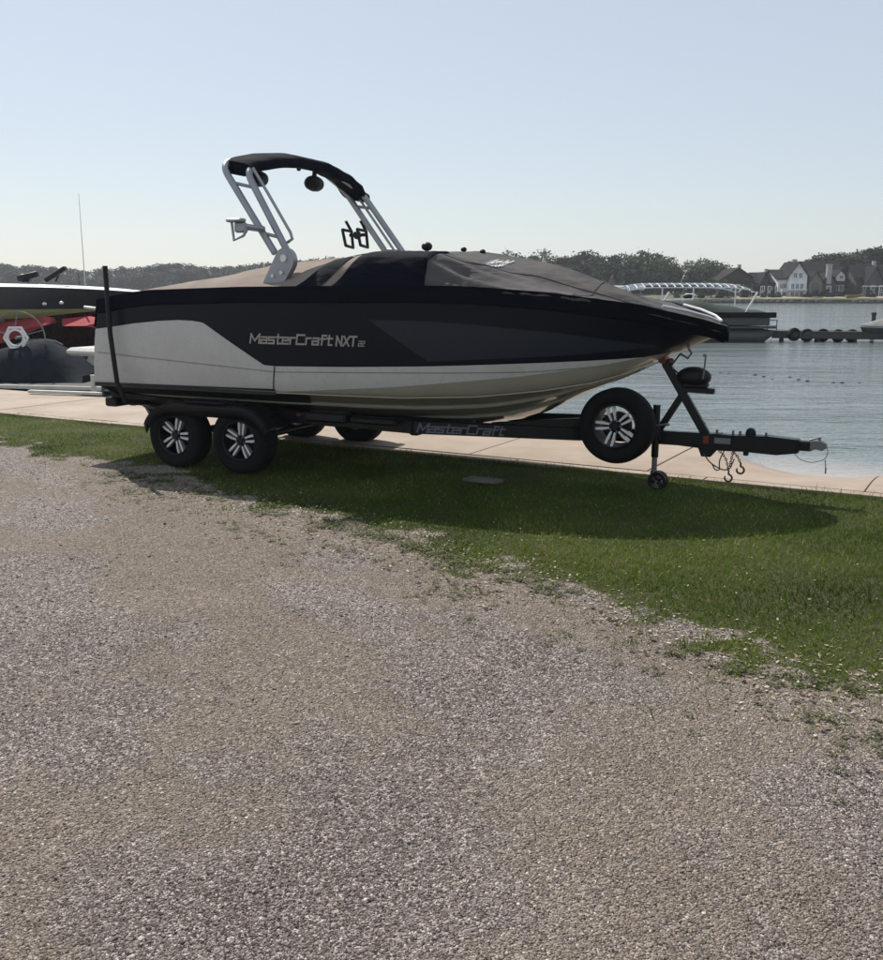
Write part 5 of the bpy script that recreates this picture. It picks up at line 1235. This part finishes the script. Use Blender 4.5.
def tree(kind, Hh, Wd, m, label, group, seed, nleaf=1500, leaf=.28, lobes=14):
    r = empty(kind, (0, 0, 0), 0, label, 'tree', group)
    cr = crown_mesh('crown', m, Hh, Wd, lobes, nleaf, leaf, seed=seed); cr.parent = r
    t_ = MB(); t_.tube([(0, 0, -.3), (.1, 0, Hh * .35), (0, .1, Hh * .8)], [Wd * .045, Wd * .03, Wd * .008], 8)
    rs = random.Random(seed)
    for k in range(6):
        a = rs.random() * 6.28; z = Hh * (.3 + .35 * rs.random()); t_.tube([(0, 0, z), (Wd * .2 * math.cos(a), Wd * .2 * math.sin(a), z + Hh * .12), (Wd * .36 * math.cos(a), Wd * .36 * math.sin(a), z + Hh * .25)], [Wd * .018, Wd * .012, .02], 5)
    t_.build('trunk', M['bark'], r); return r
protos = {
 'dark': [tree('broadleaf_tree', 10, 7.5, M['leaf_dark'], 'x', None, s, 3000, .23, 24) for s in (1, 2, 3)],
 'mid': [tree('broadleaf_tree', 10, 8.5, M['leaf_mid'], 'x', None, s, 3000, .23, 24) for s in (11, 12)],
 'pale': [tree('bare_tree', 10, 6, M['leaf_pale'], 'x', None, s, 650, .22, 16) for s in (21,)],
}
used_p = set()
def put_tree(kind, u, vt, Y, label, group, sw=1.0, zbase=.8):
    pr = protos[kind]; k = random.randrange(len(pr)); p_ = pr[k]
    if p_.name in used_p: o = copy_tree(p_)
    else: used_p.add(p_.name); o = p_
    c = world_at(u, vt, Y); s = (c.z - zbase) / 10.3
    o.location = (c.x, Y, zbase - .1); o.scale = (s * sw, s * sw, s); o.rotation_euler = (0, 0, random.uniform(0, 6.28)); tag(o, label, 'tree', group); o['group'] = group; return o
# left far treeline: one group whose members cannot be told apart
vl = lambda u: np.interp(u, [-60, 0, 25, 60, 85, 100, 130, 150, 165, 180, 195, 215, 240, 270, 300, 340, 360, 400, 440, 480], [264, 263, 264, 266, 268, 268, 266, 265, 261.5, 262, 265, 266, 263, 262, 258, 256, 254, 256, 256, 257])
u = -50
while u < 490:
    put_tree('dark', u, vl(u) + random.uniform(-1.2, 2.0), 312 + random.uniform(0, 12), 'one of the hazy dark trees in the treeline across the lake at left', 'trees of the hazy treeline across the lake', random.uniform(1.1, 1.5)); u += random.uniform(7, 11)
u = -50
while u < 490:
    put_tree('dark', u, vl(u) + 7 + random.uniform(-2, 3), 304 + random.uniform(0, 3), 'one of the hazy dark trees in the treeline across the lake at left', 'trees of the hazy treeline across the lake', random.uniform(1.5, 2.0)); u += random.uniform(12, 16)
# right near shore trees
RL = [('dark', 748, 279, 150.5), ('mid', 724, 281, 150), ('dark', 712, 279, 150.4), ('dark', 858, 276, 151), ('dark', 516, 262, 172), ('dark', 500, 262, 172), ('dark', 486, 262, 186), ('dark', 536, 259, 190), ('dark', 569, 258, 188), ('dark', 584, 262, 172), ('dark', 608, 261, 170), ('mid', 634, 258, 176), ('mid', 652, 257, 174), ('dark', 668, 266, 168), ('dark', 681, 270, 164), ('dark', 694, 271, 162), ('dark', 706, 270, 164), ('dark', 716, 272, 163), ('dark', 630, 270, 164), ('dark', 646, 272, 162), ('dark', 659, 273, 162), ('dark', 757, 276, 172), ('dark', 772, 277, 174), ('dark', 782, 276, 176), ('dark', 596, 273, 160), ('dark', 792, 272, 178), ('dark', 493, 261, 190), ('mid', 512, 254.5, 200), ('dark', 503, 259, 195), ('dark', 525, 261, 180), ('pale', 532, 254, 205), ('pale', 546, 248, 205), ('pale', 557, 256, 205), ('dark', 545, 262, 178), ('dark', 562, 260, 180), ('dark', 578, 255, 185), ('dark', 588, 252, 190), ('dark', 600, 256, 184), ('dark', 612, 255, 186), ('mid', 628, 254, 180), ('mid', 645, 251.5, 182), ('mid', 659, 254, 180), ('mid', 668, 258, 178), ('dark', 622, 264, 176), ('dark', 640, 266, 174), ('dark', 677, 265, 180), ('mid', 693, 262, 182), ('mid', 706, 260, 184), ('mid', 718, 263, 182), ('dark', 730, 270, 186), ('dark', 765, 274, 180), ('dark', 575, 266, 174), ('dark', 555, 268, 174), ('dark', 590, 268, 174), ('dark', 605, 268, 176), ('dark', 655, 268, 172), ('dark', 738, 274, 178)]
word = {'dark': 'dark rounded tree', 'mid': 'fresh green tree', 'pale': 'sparse pale tree'}
for (kd, u, v, Y) in RL:
    put_tree(kd, u, v + random.uniform(-.5, .8) - (4.0 if u < 566 else 2.0), Y, word[kd] + ' in the belt of trees beyond the covered bow', {'dark': 'dark', 'mid': 'green', 'pale': 'pale'}[kd] + ' trees in the belt beyond the bow', random.uniform(.95, 1.3))
for (u, v) in ((804, 264), (812, 259), (820, 254), (829, 251.5), (838, 252), (848, 251), (856, 252), (864, 248), (872, 245), (881, 246), (890, 245), (900, 247), (825, 262), (845, 263), (865, 262), (885, 260)):
    put_tree('dark', u, v, 172 + random.uniform(0, 8), 'tall dark tree on the rise behind the white mansion', 'dark trees behind the white mansion', random.uniform(1.0, 1.35))
ORD = ['leftmost', 'second from left', 'third from left', 'fourth from left', 'fifth from left', 'sixth from left', 'seventh from left', 'eighth from left', 'ninth from left', 'tenth from left', 'eleventh from left', 'twelfth from left', 'thirteenth from left', 'fourteenth from left', 'fifteenth from left', 'sixteenth from left', 'seventeenth from left', 'eighteenth from left', 'nineteenth from left', 'twentieth from left', '21st from left', '22nd from left', '23rd from left', '24th from left', '25th from left', '26th from left', '27th from left', '28th from left', '29th from left', '30th from left', '31st from left', '32nd from left', '33rd from left', '34th from left', '35th from left', '36th from left', '37th from left', '38th from left', '39th from left', '40th from left', '41st from left', '42nd from left', '43rd from left', '44th from left']
def number(group, what):
    os_ = sorted([o for o in scene.collection.objects if o.parent is None and o.get('group') == group], key=lambda o: o.location.x / o.location.y)
    for k, o in enumerate(os_): o['label'] = ORD[k] + ' of the ' + what
number('dark trees in the belt beyond the bow', 'dark rounded trees in the belt beyond the bow')
number('green trees in the belt beyond the bow', 'fresh green trees in the belt beyond the bow')
number('pale trees in the belt beyond the bow', 'sparse pale trees above the covered foredeck')
number('dark trees behind the white mansion', 'tall dark trees behind the white mansion')
# shrubs in front of the houses
shr = None
for k, (u, Y) in enumerate(((762, 149.8), (770, 150), (776, 150), (806, 150.4), (822, 150.6), (826, 150.6), (834, 151), (853, 151), (742, 150), (730, 151), (718, 150), (700, 150), (868, 150), (690, 151), (676, 151))):
    if shr is None:
        shr = crown_mesh('shrub', M['leaf_dark'], 1.5, 2.0, 8, 500, .12, seed=5); o = shr
    else: o = shr.copy(); link(o)
    c = world_at(u, 300, Y); s = random.uniform(.6, 1.15); o.location = (c.x, Y - .6, .3); o.scale = (s, s, s); o.rotation_euler = (0, 0, random.random() * 6)
    tag(o, 'low dark shrub planted in front of the far shore houses', 'shrub', 'shrubs along the far shore houses')

number('shrubs along the far shore houses', 'low dark shrubs before the far shore houses')
# ------------------------------------------------------------------ haze box
if HAZE > 0:
    t = NT('haze_air'); t.n.remove(t.b); pv = t.N('ShaderNodeVolumePrincipled'); pv.inputs['Color'].default_value = (.86, .92, 1, 1)
    pv.inputs['Density'].default_value = HAZE; pv.inputs['Anisotropy'].default_value = .3; t.L(pv.outputs[0], t.o.inputs['Volume'])
    t.m.volume_intersection_method = 'FAST' if hasattr(t.m, 'volume_intersection_method') and False else getattr(t.m, 'volume_intersection_method', 'FAST')
    m = MB(); m.box((0, 250, 8), (1000, 620, 26)); o = m.build('haze', t.m, smooth=0); tag(o, 'thin summer haze over the lake', kind='stuff')
